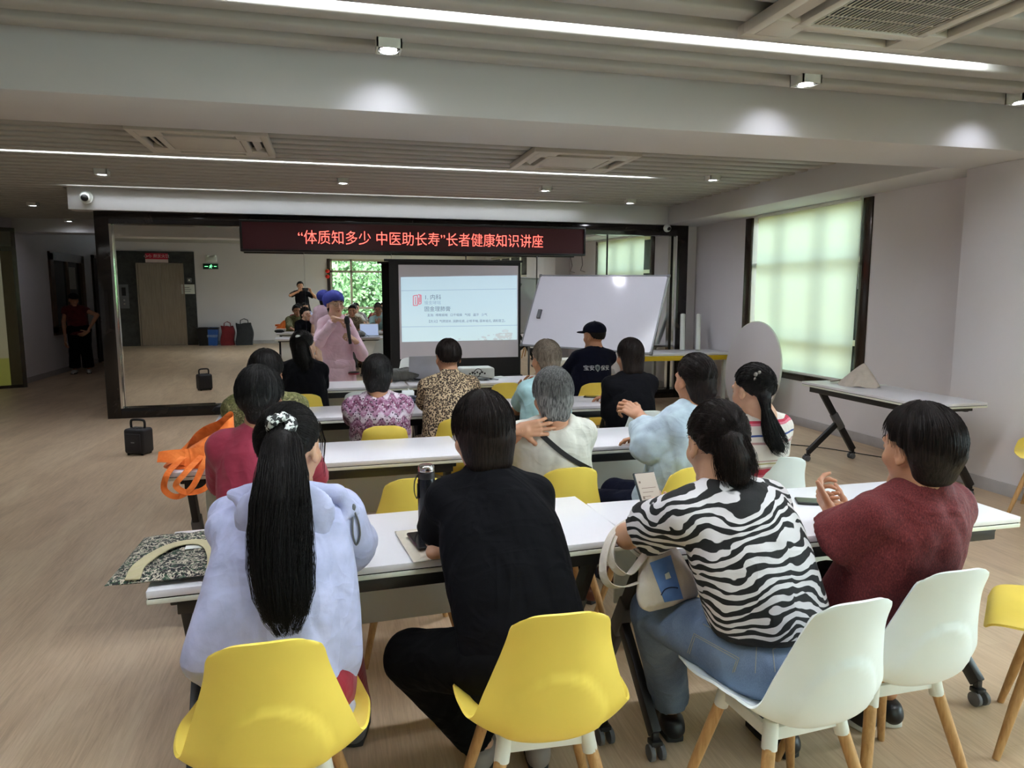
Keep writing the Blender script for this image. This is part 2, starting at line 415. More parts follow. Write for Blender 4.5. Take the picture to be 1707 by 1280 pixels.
# =================================================================== SETTING
def slats(mb, x0, x1, ys, w=.118, z0=CEIL, z1=2.90):
    for y in ys:
        h = w / 2; b = .014
        prof = [(y - h, z1), (y - h, z0 + b), (y - h + b * .4, z0 + b * .4), (y - h + b, z0), (y + h - b, z0), (y + h - b * .4, z0 + b * .4), (y + h, z0 + b), (y + h, z1)]
        mb.prism(prof, x0, x1, 'x')
def build_setting():
    struct('floor', MB().box(LEFT, RIGHT + .2, BACK - .2, 20.2, -.12, 0), M['floor'])
    m = MB()
    slats(m, LEFT, RIGHT, [3.51 + .22 * k for k in range(-24, 3)])
    slats(m, LEFT, 4.78, [7.37 + .1065 + .213 * k for k in range(-12, 11)])
    slats(m, LEFT, -3.05, [9.80 + .213 * k for k in range(0, 19)])
    m.box(LEFT, RIGHT + .2, BACK - .2, 20.2, 2.96, 3.10)
    # white infill between the slats
    m.box(LEFT, RIGHT + .1, BACK, 14, 2.895, 2.95)
    struct('ceiling', m, M['slat'], smooth=50)
    struct('ceiling_beam', MB().box(LEFT, RIGHT, BEAM0, BEAM1, DROP, 2.9), M['beam'], bevel=.004)
    struct('trim_1', MB().box(-3.0, 4.78, 9.70, FRONT + .1, DROP, 2.9), M['beam'], bevel=.004)
    struct('trim_2', MB().box(4.78, RIGHT, BEAM1, FRONT + .1, DROP, 2.9), M['beam'], bevel=.004)
    struct('trim_3', MB().box(LEFT, -2.9, 14.0, 14.5, 2.60, 2.9), M['beam'])
    # walls
    struct('wall_front', MB().box(-2.74, RIGHT + .2, FRONT + .06, FRONT + .25, 0, 2.9), M['wall'])
    m = MB(); X0, X1 = RIGHT, RIGHT + .2
    for y0, y1, z0, z1 in [(BACK - .2, -1.65, 0, 2.9), (-1.65, 2.05, 0, .6), (-1.65, 2.05, 2.5, 2.9), (2.05, 6.36, 0, 2.9), (6.36, 8.50, 0, .6), (6.36, 8.50, 2.53, 2.9), (8.50, FRONT + .06, 0, 2.9)]:
        m.box(X0, X1, y0, y1, z0, z1)
    struct('wall_right', m, M['wall'])
    struct('pillar', MB().box(5.02, RIGHT, 4.15, BEAM1, 0, DROP), M['wall'], bevel=.004)
    m = MB(); wl, wr, wb, wt = .72, 2.82, .55, 2.42
    for x0, x1, z0, z1 in [(LEFT, wl, 0, 2.9), (wr, RIGHT + .2, 0, 2.9), (wl, wr, 0, wb), (wl, wr, wt, 2.9)]:
        m.box(x0, x1, BACK - .2, BACK, z0, z1)
    struct('wall_back', m, M['wall'])
    struct('wall_left', MB().box(LEFT - .2, LEFT, BACK - .2, 20.2, 0, 2.9), M['wall'])
    m = MB()   # corridor wall with an inner window and a doorway
    for y0, y1, z0, z1 in [(13.55, 15.55, 0, 2.9), (15.55, 17.35, 0, .88), (15.55, 17.35, 2.25, 2.9), (17.35, 18.1, 0, 2.9), (18.1, 19.0, 2.35, 2.9), (19.0, 20, 0, 2.9)]:
        m.box(-5.4, -5.2, y0, y1, z0, z1)
    m.box(LEFT, -5.4, 15.0, 15.1, 0, 2.9)
    struct('wall_corridor', m, M['wall'])
    struct('wall_end', MB().box(LEFT, -2.6, 20, 20.2, 0, 2.9), M['wall'])
    struct('wall_side', MB().box(-2.70, -2.55, FRONT + .26, 20, 0, 2.9), M['wall'])
    # baseboards
    m = MB()
    for y0, y1 in [(2.05, 4.15), (BEAM1, FRONT)]: m.box(RIGHT - .012, RIGHT, y0, y1, 0, .10)
    m.box(5.008, 5.02, 4.14, BEAM1 + .01, 0, .10); m.box(5.008, RIGHT, BEAM1, BEAM1 + .012, 0, .10); m.box(RIGHT - .012, RIGHT, BACK, 4.15, 0, .10)
    struct('baseboard_right', m, M['skirt'], bevel=.002)
    struct('baseboard_back', MB().box(-2.6, wl + 4.5, BACK, BACK + .012, 0, .10), M['skirt'])
    struct('baseboard_corridor', MB().box(-5.2, -5.188, 13.55, 18.1, 0, .10), M['skirt'])
    # ---------------- window 1: right wall, drawn blind
    y0, y1, z0, z1 = 6.36, 8.50, .60, 2.53
    w = empty('window_1', (RIGHT, (y0 + y1) / 2, z0)); w['kind'] = 'structure'
    def loc(mb):  # world -> local of the window
        L = w.location; mb.v = [(a - L.x, b - L.y, c - L.z) for a, b, c in mb.v]; return mb
    a = MB(); a.box(5.335, 5.37, y0 - .09, y0 + .05, z0 - .06, z1); a.box(5.335, 5.37, y1 - .07, y1 + .07, z0 - .06, z1); a.box(5.335, 5.50, y0 - .06, y1 + .06, z0 - .07, z0)
    obj('architrave', loc(a), M['bronze'], w, bevel=.003)
    a = MB()
    for y in (y0 + .09, 7.06, 7.80, y1 - .09): a.box(5.47, 5.53, y - .03, y + .03, z0, z1)
    for z in (z0 + .03, 1.02, 1.92, z1 - .03): a.box(5.47, 5.53, y0, y1, z - .03, z + .03)
    obj('window_frame', loc(a), M['alu'], w)
    obj('glass', loc(MB().box(5.495, 5.50, y0, y1, z0, z1)), M['glass'], w, smooth=0)
    q = lambda u, v: atx(u, v, 5.318)
    bl = MB().grid(lambda a, b: (5.318 + .004 * math.sin(b * 9), 6.415 + (8.25 - 6.415) * a + (.02 - .05 * b) * (1 - a), .635 + (2.535 - .635) * b), 24, 24)
    obj('blind', loc(bl), M['blind'], w)
    obj('blind_bar', loc(MB().box(5.308, 5.328, 6.42, 8.25, .615, .64)), M['white_metal'], w)
    obj('blind_roller', loc(MB().cyl((5.318, 7.335, 2.53), .022, 1.85, 'y')), M['white_metal'], w)
    obj('blind_chain', loc(MB().tube([(5.31, 6.385, 2.45), (5.31, 6.385, 1.6)], .003, 5)), M['white_metal'], w)
    # ---------------- window 2: back wall, clear view of trees
    w = empty('window_2', ((wl + wr) / 2, BACK, wb)); w['kind'] = 'structure'
    a = MB()
    for x in (wl + .03, 1.32, 2.42, wr - .03): a.box(x - .03, x + .03, BACK - .12, BACK - .05, wb, wt)
    for z in (wb + .03, 1.0, 2.06, wt - .03): a.box(wl, wr, BACK - .12, BACK - .05, z - .03, z + .03)
    obj('window_frame', loc(a), M['alu'], w)
    obj('glass', loc(MB().box(wl, wr, BACK - .09, BACK - .085, wb, wt)), M['glass'], w, smooth=0)
    a = MB(); a.box(wl - .09, wl, BACK - .01, BACK + .015, wb, wt); a.box(wr, wr + .09, BACK - .01, BACK + .015, wb, wt)
    obj('architrave', loc(a), M['bronze'], w)
    # ---------------- window 3: right wall beside the viewer
    w = empty('window_3', (RIGHT, .2, .6)); w['kind'] = 'structure'
    a = MB()
    for y in (-1.62, -.7, .2, 1.1, 2.02): a.box(5.47, 5.53, y - .03, y + .03, .6, 2.5)
    for z in (.63, 1.92, 2.47): a.box(5.47, 5.53, -1.65, 2.05, z - .03, z + .03)
    obj('window_frame', loc(a), M['alu'], w)
    obj('glass', loc(MB().box(5.495, 5.50, -1.65, 2.05, .6, 2.5)), M['glass'], w, smooth=0)
    # ---------------- corridor window, dark doorway
    w = empty('window_4', (-5.2, 16.45, .88)); w['kind'] = 'structure'
    a = MB(); a.box(-5.24, -5.16, 15.48, 15.66, .80, 2.33); a.box(-5.24, -5.16, 17.24, 17.42, .80, 2.33); a.box(-5.24, -5.16, 15.48, 17.42, 2.20, 2.36); a.box(-5.24, -5.16, 15.48, 17.42, .76, .92); a.box(-5.23, -5.18, 16.4, 16.5, .88, 2.25)
    obj('window_frame', loc(a), M['wood_frame'], w)
    obj('pane', loc(MB().box(-5.215, -5.21, 15.6, 17.3, .9, 2.22)), plain('dusky_glass', srgb(70, 76, 76), .1), w, smooth=0)
    obj('paper', loc(MB().box(-5.205, -5.20, 16.55, 16.95, 1.65, 2.1)), plain('pale_paper', srgb(190, 188, 182), .6), w, smooth=0)
    d = empty('door_1', (-5.2, 18.55, 0)); d['kind'] = 'structure'
    a = MB().box(-.05, .02, -.45, .45, 0, 2.35); obj('door_leaf', a, plain('dark_door', srgb(28, 18, 16), .3), d)
    a = MB(); a.box(-.05, .05, -.52, -.45, 0, 2.42); a.box(-.05, .05, .45, .52, 0, 2.42); a.box(-.05, .05, -.52, .52, 2.35, 2.42); obj('door_frame', a, M['bronze'], d)
    # ---------------- outside: ground, facade opposite the right windows, trees behind the back window
    struct('ground_outside', MB().box(-30, 30, -40, BACK - .2, -4.2, -4.0), M['pave'])
    tag(obj('ground_outside', MB().box(RIGHT + .2, 30, BACK - .2, 22, -4.2, -4.0), M['pave']), kind='structure')

def build_outside():
    b = empty('building', (11.0, 9.5, -4.0), 0, 'yellow tiled building seen past the edge of the drawn blind', 'building')
    obj('facade_wall', MB().box(0, 4, -6.0, 6.0, 0, 5.6), M['facade'], b)
    for i, y in enumerate((-4.4, -1.6, 1.6, 4.4)):
        for z in (4.3,):
            f = obj('facade_window', MB().box(-.06, .02, y - .6, y + .6, z - .6, z + .7), M['alu'], b)
            obj('pane', MB().box(-.065, .0, y - .5, y + .5, z - .5, z + .6), plain('facade_pane', srgb(60, 74, 80), .1), f, smooth=0)
    rng = np.random.RandomState(5)
    labels = ['leafy tree outside the back window, behind its left panes', 'leafy tree outside the back window, behind its middle panes', 'leafy tree outside the back window, behind its right panes', 'taller tree standing behind the middle tree outside the back window']
    for i, (x, y, h, r) in enumerate([(0.2, -8.5, 5.0, 2.3), (2.4, -9.2, 5.6, 2.5), (5.0, -8.6, 5.0, 2.3), (1.6, -12.5, 8.6, 3.4)]):
        t = empty('tree', (x, y, -4.0), 0, labels[i], 'tree', 'trees outside the back window')
        m = MB(); m.tube([(0, 0, 0), (.05, .02, h * .45), (.0, 0, h * .95)], [.2, .16, .07], 10)
        for k in range(5):
            a = k * 1.3; m.tube([(0, 0, h * .5 + k * .2), (math.cos(a) * r * .5, math.sin(a) * r * .5, h * .75 + k * .2)], [.08, .03], 6)
        obj('trunk', m, M['bark'], t)
        m = MB(); vs = []; fs = []
        n = 11000
        d = rng.normal(size=(n, 3)); d /= np.linalg.norm(d, axis=1)[:, None]
        rad = (rng.rand(n) ** .4)
        lump = 1 + .22 * np.sin(d[:, 0] * 5 + i) * np.sin(d[:, 2] * 6 + 2 * i) + .15 * np.sin(d[:, 1] * 9)
        P = d * (rad * lump)[:, None] * np.array([r, r, r * 1.15]) + np.array([0, 0, h])
        u = rng.normal(size=(n, 3)); u /= np.linalg.norm(u, axis=1)[:, None]
        w = np.cross(u, d + rng.normal(size=(n, 3)) * .6); w /= np.linalg.norm(w, axis=1)[:, None]
        s = (.05 + .07 * rng.rand(n))[:, None]
        Q = np.stack([P - u * s, P + w * s * .5, P + u * s, P - w * s * .5], 1).reshape(-1, 3)
        me = (Q.tolist(), [(4 * k, 4 * k + 1, 4 * k + 2, 4 * k + 3) for k in range(n)])
        obj('foliage', me, M['foliage'], t, smooth=0)

# =================================================================== FIXTURES
def build_fixtures():
    # wall of mirrors
    w = empty('wall_mirror', (1.2, FRONT, 0), 0, 'large wall mirror in a wide dark stone frame', 'mirror')
    ox = 1.2
    a = MB(); x0, x1 = -2.75, 5.13
    a.box(x0 - ox, -2.59 - ox, -.10, .055, 0, 2.545); a.box(4.955 - ox, x1 - ox, -.10, .06, 0, 2.545)
    a.box(-2.59 - ox, 4.955 - ox, -.10, .06, 2.395, 2.545); a.box(-2.59 - ox, 4.955 - ox, -.10, .06, 0, .128)
    obj('mirror_frame', a, M['marble'], w, bevel=.004)
    rot = Vector((0, 1, 0)).rotation_difference(Vector(MN)).to_matrix()
    for i in range(7):
        cx = (SEAMS[i] + SEAMS[i + 1]) / 2; wd = SEAMS[i + 1] - SEAMS[i] - .003
        m = MB().cbox((0, 0, 0), (wd, .006, 2.27), rot); m.v = [(x + cx - ox, y, z + 1.262) for x, y, z in m.v]
        obj('mirror_panel', m, M['mirror'], w, smooth=0)
    a = MB()
    a.box(-2.592 - ox, -2.565 - ox, -.104, -.03, .128, 2.395); obj('edge_strip', a, M['chrome'], w)
    a = MB(); a.box(4.93 - ox, 4.957 - ox, -.104, -.03, .128, 2.395); obj('edge_strip', a, M['chrome'], w)
    # LED strips
    def strip(y, x0, x1, cuts, label, hw=.043, mt='led'):
        t = empty('ceiling_light', ((x0 + x1) / 2, y, CEIL), 0, label, 'ceiling light', 'linear ceiling lights')
        cx = (x0 + x1) / 2
        f = MB(); f.box(x0 - cx - .01, x1 - cx + .01, -.050, .050, .055, .09); obj('housing', f, M['white_metal'], t)
        xs = [x0] + cuts + [x1]
        for a, b in zip(xs[:-1], xs[1:]):
            obj('diffuser', MB().box(a - cx + .006, b - cx - .006, -hw, hw, .043, .056), M[mt], t, smooth=0)
    strip(3.395, -.7, 3.60, [1.04, 2.32], 'wide bright strip light above the near beam, beside the big air conditioner')
    strip(7.37, -4.2, 3.42, [-1.6, 1.05], 'long thin strip light running below the two far air conditioners', .028, 'led_mid')
    strip(9.50, -2.98, 3.38, [-.4, 1.9], 'thin strip light closest to the mirror wall', .018, 'led_far')
    strip(1.20, -2.2, 3.60, [-.7, 1.04, 2.32], 'unseen strip light added over the viewer, behind the big air conditioner')  # extra strip out of view, added to brighten the foreground
    # square surface spot lights
    sp = [(648, 88, 'spot light box above the beam, closest to the left of the three by the beam', 3.79, CEIL), (1343, 143, 'spot light box above the beam below the big air conditioner', 3.79, CEIL), (1697, 174, 'spot light box above the beam, cut by the right picture edge', 3.80, CEIL),
          (170, 293, 'small spot light above the camera at the soffit end', 8.30, CEIL), (572, 307, 'small spot light between the two far strip lights, over the presenter', 8.30, CEIL), (909, 321, 'small spot light between the two far strip lights, over the projection screen', 8.30, CEIL),
          (1188, 302, 'small spot light above the round tabletop, near the side soffit', 7.1, CEIL), (1050, 340, 'small spot light in the far corner above the whiteboard', 9.14, CEIL),
          (55, 344, 'small spot light over the lobby by the yellow glass door', 11.4, CEIL), (115, 370, 'small spot light at the corridor entrance', 13.69, CEIL)]
    for i, (u, v, lab, y, z) in enumerate(sp):
        p = aty(u, v, y); x = p[0]
        if i == 2: x = 4.30
        t = empty('spot_light', (x, y, z), 0, lab, 'spot light', 'square spot lights')
        a = MB(); s = .062
        for q in ((-s, -s + .008, -s, s), (s - .008, s, -s, s), (-s, s, -s, -s + .008), (-s, s, s - .008, s)): a.box(q[0], q[1], q[2], q[3], -.045, .06)
        obj('housing', a, M['white_metal'], t)
        obj('reflector', MB().lathe((0, 0, 0), [(.053, -.043), (.052, -.036), (.044, -.030), (.001, -.029)], 20, cap=False), M['chrome'], t)
        obj('lamp', MB().cyl((0, 0, -.036), .040, .006), M['spotled'], t, smooth=0)
        l = bpy.data.lights.new('spot', 'SPOT'); l.energy = 26 if i < 3 else 18 if i < 8 else 5; l.spot_size = R(164); l.spot_blend = .85; l.shadow_soft_size = .03; l.color = (.86, .87, 1.0)
        o = bpy.data.objects.new('spot', l); COL.objects.link(o); o.parent = t; o.location = (0, 0, -.05)
        if i < 3: o.rotation_euler = (R(48), 0, 0); l.spot_size = R(84); l.spot_blend = 1.0; l.energy = 8.5
    # ceiling cassettes
    def cassette(cx, cy, sx, sy, z, lab, openg=False):
        t = empty('air_conditioner', (cx, cy, z), 0, lab, 'air conditioner', 'ceiling air conditioners')
        a, b = sx / 2, sy / 2
        # panel built as a frame with slots: four corner blocks, rims and a middle ring
        m = MB()
        io, ii = .19, .09   # slot band
        ring = lambda o, z0, z1: None
        m.box(-a, a, -b, -b + .055, -.02, .03); m.box(-a, a, b - .055, b, -.02, .03); m.box(-a, -a + .055, -b + .055, b - .055, -.02, .03); m.box(a - .055, a, -b + .055, b - .055, -.02, .03)
        for sxn in (-1, 1):
            for syn in (-1, 1):
                x0, x1 = sorted((sxn * (a - .055), sxn * (a - .24))); y0, y1 = sorted((syn * (b - .055), syn * (b - .24)))
                m.box(x0, x1, y0, y1, -.02, .03)
        c = a - .17; e = b - .17
        m.box(-c, c, -e, -e + .05, -.024, .03); m.box(-c, c, e - .05, e, -.024, .03); m.box(-c, -c + .05, -e + .05, e - .05, -.024, .03); m.box(c - .05, c, -e + .05, e - .05, -.024, .03)
        obj('panel', m, M['ac'], t, bevel=.006)
        obj('duct', MB().box(-a + .03, a - .03, -b + .03, b - .03, .022, .032), M['dark'], t)
        for k, (x, y, w_, d_) in enumerate([(0, -b + .112, 2 * a - .5, .10), (0, b - .112, 2 * a - .5, .10), (-a + .112, 0, .10, 2 * b - .5), (a - .112, 0, .10, 2 * b - .5)]):
            rt = Matrix.Rotation(R(28) * (1 if k in (1,) else -1 if k == 0 else 0), 3, 'X') @ Matrix.Rotation(R(28) * (1 if k == 2 else -1 if k == 3 else 0), 3, 'Y')
            obj('flap', MB().cbox((x, y, .004), (w_, d_ * .55, .008) if k < 2 else (w_ * .55, d_, .008), rt), M['ac'], t, bevel=.002)
        g = MB(); cc = c - .05; ee = e - .05
        if not openg:
            obj('grille', MB().box(-cc + .004, cc - .004, -ee + .004, ee - .004, -.020, -.006), M['ac'], t, bevel=.004); return
        n = max(10, int(2 * cc / .021))
        for k in range(n + 1):
            x = -cc + 2 * cc * k / n; g.box(x - .0028, x + .0028, -ee, ee, -.014, -.010)
        for k in range(1, 5):
            y = -ee + 2 * ee * k / 5; g.box(-cc, cc, y - .004, y + .004, -.012, -.008)
        obj('grille', g, M['ac'], t, smooth=0)
    cassette(2.40, 2.70, 1.02, .95, 2.766, 'big ceiling air conditioner with open slatted grille at the top', True)
    cassette(-.94, 6.40, 1.0, .92, 2.766, 'ceiling air conditioner above the left end of the long strip light')
    cassette(2.20, 6.45, .98, .9, 2.766, 'ceiling air conditioner above the projection screen side of the room')
    # security cameras
    for u, v, y, lab, ry in [(142, 328, 9.70, 'round security camera on the left end of the white soffit', 0), (1114, 380, 9.66, 'small white security camera over the right corner of the mirror frame', 0)]:
        p = aty(u, v, y - .05)
        t = empty('security_camera', p, 0, lab, 'security camera')
        obj('dome_base', MB().cyl((0, .035, 0), .075 if u < 500 else .055, .03, 'y'), M['white_plastic'], t, bevel=.004)
        obj('dome', MB().ell((0, .01, 0), (.06, .055, .06) if u < 500 else (.045, .05, .045)), M['white_plastic'], t)
        obj('lens', MB().ell((.0, -.02, -.012), (.042, .04, .042) if u < 500 else (.028, .032, .028)), M['black_plastic'], t)
    # LED message board
    p0 = aty(398, 362, 9.55); p1 = aty(976, 427, 9.55)
    cx = (p0[0] + p1[0]) / 2; wd = p1[0] - p0[0]; z1 = aty(686, 372, 9.55)[2]; z0 = aty(686, 422.5, 9.55)[2]; cz = (z0 + z1) / 2; hh = z1 - z0
    t = empty('message_board', (cx, 9.62, cz), 0, 'long black message board with glowing red characters', 'sign')
    a = MB(); f = .028
    a.box(-wd / 2, wd / 2, -.07, .07, hh / 2 - f, hh / 2); a.box(-wd / 2, wd / 2, -.07, .07, -hh / 2, -hh / 2 + f); a.box(-wd / 2, -wd / 2 + f, -.07, .07, -hh / 2 + f, hh / 2 - f); a.box(wd / 2 - f, wd / 2, -.07, .07, -hh / 2 + f, hh / 2 - f)
    obj('case', a, M['black_plastic'], t, bevel=.004)
    obj('led_panel', MB().box(-wd / 2 + f, wd / 2 - f, -.055, .05, -hh / 2 + f, hh / 2 - f), M['red_glow'], t, smooth=0)
    me = text_mesh('\u201c体质知多少 中医助长寿\u201d长者健康知识讲座', .2, .0012, thin=-.0014)
    xs = [v.co.x for v in me.vertices]; zs = [v.co.z for v in me.vertices]
    pa = aty(497, 395, 9.565)[0] - cx; pb = aty(905, 401, 9.565)[0] - cx
    sx = (pb - pa) / (max(xs) - min(xs)); hz = .172 / (max(zs) - min(zs))
    for v in me.vertices:
        v.co.x = pa + (v.co.x - min(xs)) * sx; v.co.z = (v.co.z - (max(zs) + min(zs)) / 2) * hz
    me.materials.clear(); me.materials.append(M['red_led']); link_mesh('lettering', me, t, (0, -.0575, -.005))
    c = MB(); c.tube([(wd / 2 - .03, 0, -hh / 2), (wd / 2 - .01, .02, -hh / 2 - .12), (wd / 2 - .04, .02, -hh / 2 - .2), (wd / 2 + .03, .02, -hh / 2 - .22)], .004, 6); obj('cable', c, M['black_plastic'], t)

def build_behind():
    Y = BACK
    g = lambda u, v: behind(u, v, Y)
    # lift
    a = g(191, 418); b = g(323, 418); dl = g(229, 440); dr = g(304, 440)
    X0, X1, ZT = a[0], b[0], a[2]
    t = empty('elevator', ((X0 + X1) / 2, Y, 0), 0, 'elevator with steel doors in a dark stone surround, seen in the mirror', 'elevator')
    cx = (X0 + X1) / 2; l, r_ = dl[0] - cx, dr[0] - cx; zt = dl[2]
    m = MB(); m.box(X0 - cx, l, 0, .06, 0, ZT); m.box(r_, X1 - cx, 0, .06, 0, ZT); m.box(l, r_, 0, .06, zt, ZT)
    obj('surround', m, M['stone'], t)
    mid = (l + r_) / 2
    obj('door', MB().box(l, mid - .003, .005, .02, .02, zt), M['steel'], t, smooth=0); obj('door', MB().box(mid + .003, r_, .005, .02, .02, zt), M['steel'], t, smooth=0)
    m = MB(); m.box(l - .03, l, .0, .09, 0, zt + .03); m.box(r_, r_ + .03, .0, .09, 0, zt + .03); m.box(l - .03, r_ + .03, 0, .09, zt, zt + .03); obj('door_frame', m, M['steel'], t)
    obj('sill', MB().box(l, r_, 0, .12, 0, .02), M['chrome'], t)
    p = g(208, 494); q = MB().box(-.11, .11, .06, .08, -.32, .32); q.v = [(x + p[0] - cx, y, z + p[2]) for x, y, z in q.v]; cp = obj('call_panel', q, M['grey_metal'], t)
    q = MB().box(-.05, .05, .08, .085, .02, .24); q.v = [(x + p[0] - cx, y, z + p[2]) for x, y, z in q.v]; obj('display', q, M['black_plastic'], cp, smooth=0)
    for z in (-.1, -.2):
        q = MB().cyl((p[0] - cx, .085, p[2] + z), .022, .012, 'y', 16); obj('button', q, M['chrome'], cp)
    p = g(262, 431); s = empty('sign_plate', (p[0], Y + .065, p[2]), 0, 'red and white notice plate above the elevator doors, seen in the mirror', 'sign')
    obj('plate', MB().box(-.28, .28, 0, .012, -.02, .14), plain('notice_red', srgb(190, 30, 60), .4), s, smooth=0); obj('lower_strip', MB().box(-.28, .28, 0, .012, -.11, -.02), plain('notice_white', srgb(225, 205, 205), .4), s, smooth=0)
    lettering('lettering', '灯火无情 小心', .10, plain('notice_letters', srgb(240, 220, 220), .5), s, (0, .0135, .06), (0, 0, PI))
    p = g(314, 482); s = empty('notice', (p[0], Y + .065, p[2]), 0, 'white paper notice right of the elevator doors, seen in the mirror', 'notice')
    obj('sheet', MB().box(-.17, .17, 0, .004, -.13, .13), M['white_plastic'], s, smooth=0)
    m = MB(); m.box(-.12, .04, .004, .006, .04, .055); m.box(-.12, .08, .004, .006, -.01, .0); m.box(-.12, .06, .004, .006, -.06, -.05); obj('print_lines', m, M['grey_plastic'], s, smooth=0)
    p = g(316, 467); s = empty('switch_plate', (p[0], Y + .065, p[2]), 0, 'small square plate above the paper notice, seen in the mirror', 'switch')
    obj('plate', MB().box(-.06, .06, 0, .012, -.06, .06), M['grey_metal'], s, bevel=.003); obj('button', MB().box(-.02, .02, .012, .018, -.02, .02), M['white_plastic'], s)
    # exit sign + emergency lamp
    p = g(351, 444); s = empty('exit_sign', (p[0], Y, p[2]), 0, 'green exit sign on the wall right of the elevator, seen in the mirror', 'sign')
    obj('case', MB().box(-.20, .20, 0, .03, -.075, .075), plain('exit_green_dark', srgb(16, 70, 48), .4), s, bevel=.004)
    m = MB(); m.cyl((.02, .034, .038), .014, .004, 'y', 12); m.bar((.02, .034, .02), (.0, .034, -.015), .03, .004, (0, 1, 0)); m.bar((0, .034, -.015), (.03, .034, -.05), .016, .004, (0, 1, 0)); m.bar((0, .034, -.015), (-.035, .034, -.04), .016, .004, (0, 1, 0)); m.bar((.02, .034, .015), (.055, .034, .0), .012, .004, (0, 1, 0)); m.bar((.015, .034, .018), (-.03, .034, .01), .012, .004, (0, 1, 0))
    m.box(-.16, -.07, .03, .034, -.008, .008); m.box(.09, .16, .03, .034, -.008, .008)
    obj('running_figure', m, emit('exit_light', (.25, 1.0, .45), 1.6), s)
    p = g(352, 430); s = empty('emergency_lamp', (p[0], Y, p[2]), 0, 'twin emergency lamp above the green exit sign, seen in the mirror', 'lamp')
    obj('body', MB().box(-.14, .14, 0, .05, -.10, .02), M['white_plastic'], s, bevel=.008)
    for x in (-.09, .09): obj('lamp_head', MB().lathe((x, .05, .05), [(.02, -.03), (.045, -.01), (.05, .02), (.03, .03)], 16), M['white_plastic'], s)
    # bin and bags by the wall
    a = behind(329, 545, Y + .25); b = behind(364, 546, Y + .25); x0, x1 = min(a[0], b[0]), max(a[0], b[0]); h = .48
    t = empty('waste_bin', ((x0 + x1) / 2, Y + .25, 0), 0, 'waste bin with black and blue halves by the back wall, seen in the mirror', 'bin')
    w = (x1 - x0) / 2
    def frustum(xa, xb, k): return MB().add([(xa * k, -.17 * k, 0), (xb * k, -.17 * k, 0), (xb * k, .17 * k, 0), (xa * k, .17 * k, 0), (xa, -.19, h), (xb, -.19, h), (xb, .19, h), (xa, .19, h)], [(0, 3, 2, 1), (0, 1, 5, 4), (1, 2, 6, 5), (2, 3, 7, 6), (3, 0, 4, 7)])
    obj('dark_half', frustum(-w, 0, .85), M['black_plastic'], t, thick=.012); obj('blue_half', frustum(0.002, w, .85), plain('bin_blue', srgb(40, 92, 170), .4), t, thick=.012)
    m = MB(); m.box(-w - .012, w + .012, -.21, -.185, h - .03, h + .01); m.box(-w - .012, w + .012, .185, .21, h - .03, h + .01); m.box(-w - .012, -w + .01, -.185, .185, h - .03, h + .01); m.box(w - .01, w + .012, -.185, .185, h - .03, h + .01); obj('rim', m, M['black_plastic'], t)
    lettering('recycling_mark', '可回收物', .075, plain('bin_print', srgb(190, 205, 220), .6), t, (w * .45, .178, .26), (R(-4), 0, PI))
    a = behind(365, 532, Y + .25); b = behind(392, 535, Y + .25); c = behind(410, 540, Y + .3)
    bag((.5 * (a[0] + b[0]), Y + .27, 0), abs(b[0] - a[0]) / 2 * 1.05, .17, .52, plain('red_bag_cloth', srgb(120, 28, 34), .8, var=.2), 'dark red shopping bag beside the bin, seen in the mirror', 3)
    bag((.5 * (b[0] + c[0]) + .1, Y + .36, 0), .27, .16, .60, plain('charcoal_bag_cloth', srgb(44, 46, 50), .8, var=.2), 'charcoal bag leaning on the red bag, seen in the mirror', 4)
    # small red lucky ornaments on the window architrave
    for k, (u, v) in enumerate([(546, 452), (546, 461)]):
        p = behind(u, v, Y + .03); s = empty('lantern', p, 0, ['upper', 'lower'][k] + ' red lantern ornament by the back window edge, seen in the mirror', 'ornament', 'red ornaments by the back window')
        obj('body', MB().ell((0, 0, 0), (.06, .03, .055)), plain('ornament_red', srgb(230, 40, 30), .4), s); obj('cap', MB().cyl((0, 0, .055), .02, .02), plain('ornament_gold', srgb(200, 160, 60), .4), s)

def bag(loc, hw, hd, h, mat, label, seed):
    rs = np.random.RandomState(seed)
    t = empty('shopping_bag', loc, 0, label, 'bag')
    def fn(u, v):
        a = 2 * PI * u; z = h * v
        k = 1 - .15 * v ** 2 + .05 * math.sin(5 * a + seed) * v
        sq = 1 / max(abs(math.cos(a)), abs(math.sin(a))) ** .7
        kx = hw * k * sq * .85; ky = hd * (1 - .6 * v) * sq * .85
        return (kx * math.cos(a) + .02 * math.sin(7 * v + seed), ky * math.sin(a), z + .02 * math.sin(3 * a + seed) * v)
    obj('bag_body', MB().grid(fn, 32, 12), mat, t, weld=True, thick=.004)
    for s in (-1, 1):
        m = MB(); m.tube([(-hw * .4, s * hd * .35, h * .96), (-hw * .35, s * hd * .3, h + .09), (0, s * hd * .25, h + .13), (hw * .35, s * hd * .3, h + .09), (hw * .4, s * hd * .35, h * .96)], .009, 8); obj('handle', m, mat, t)
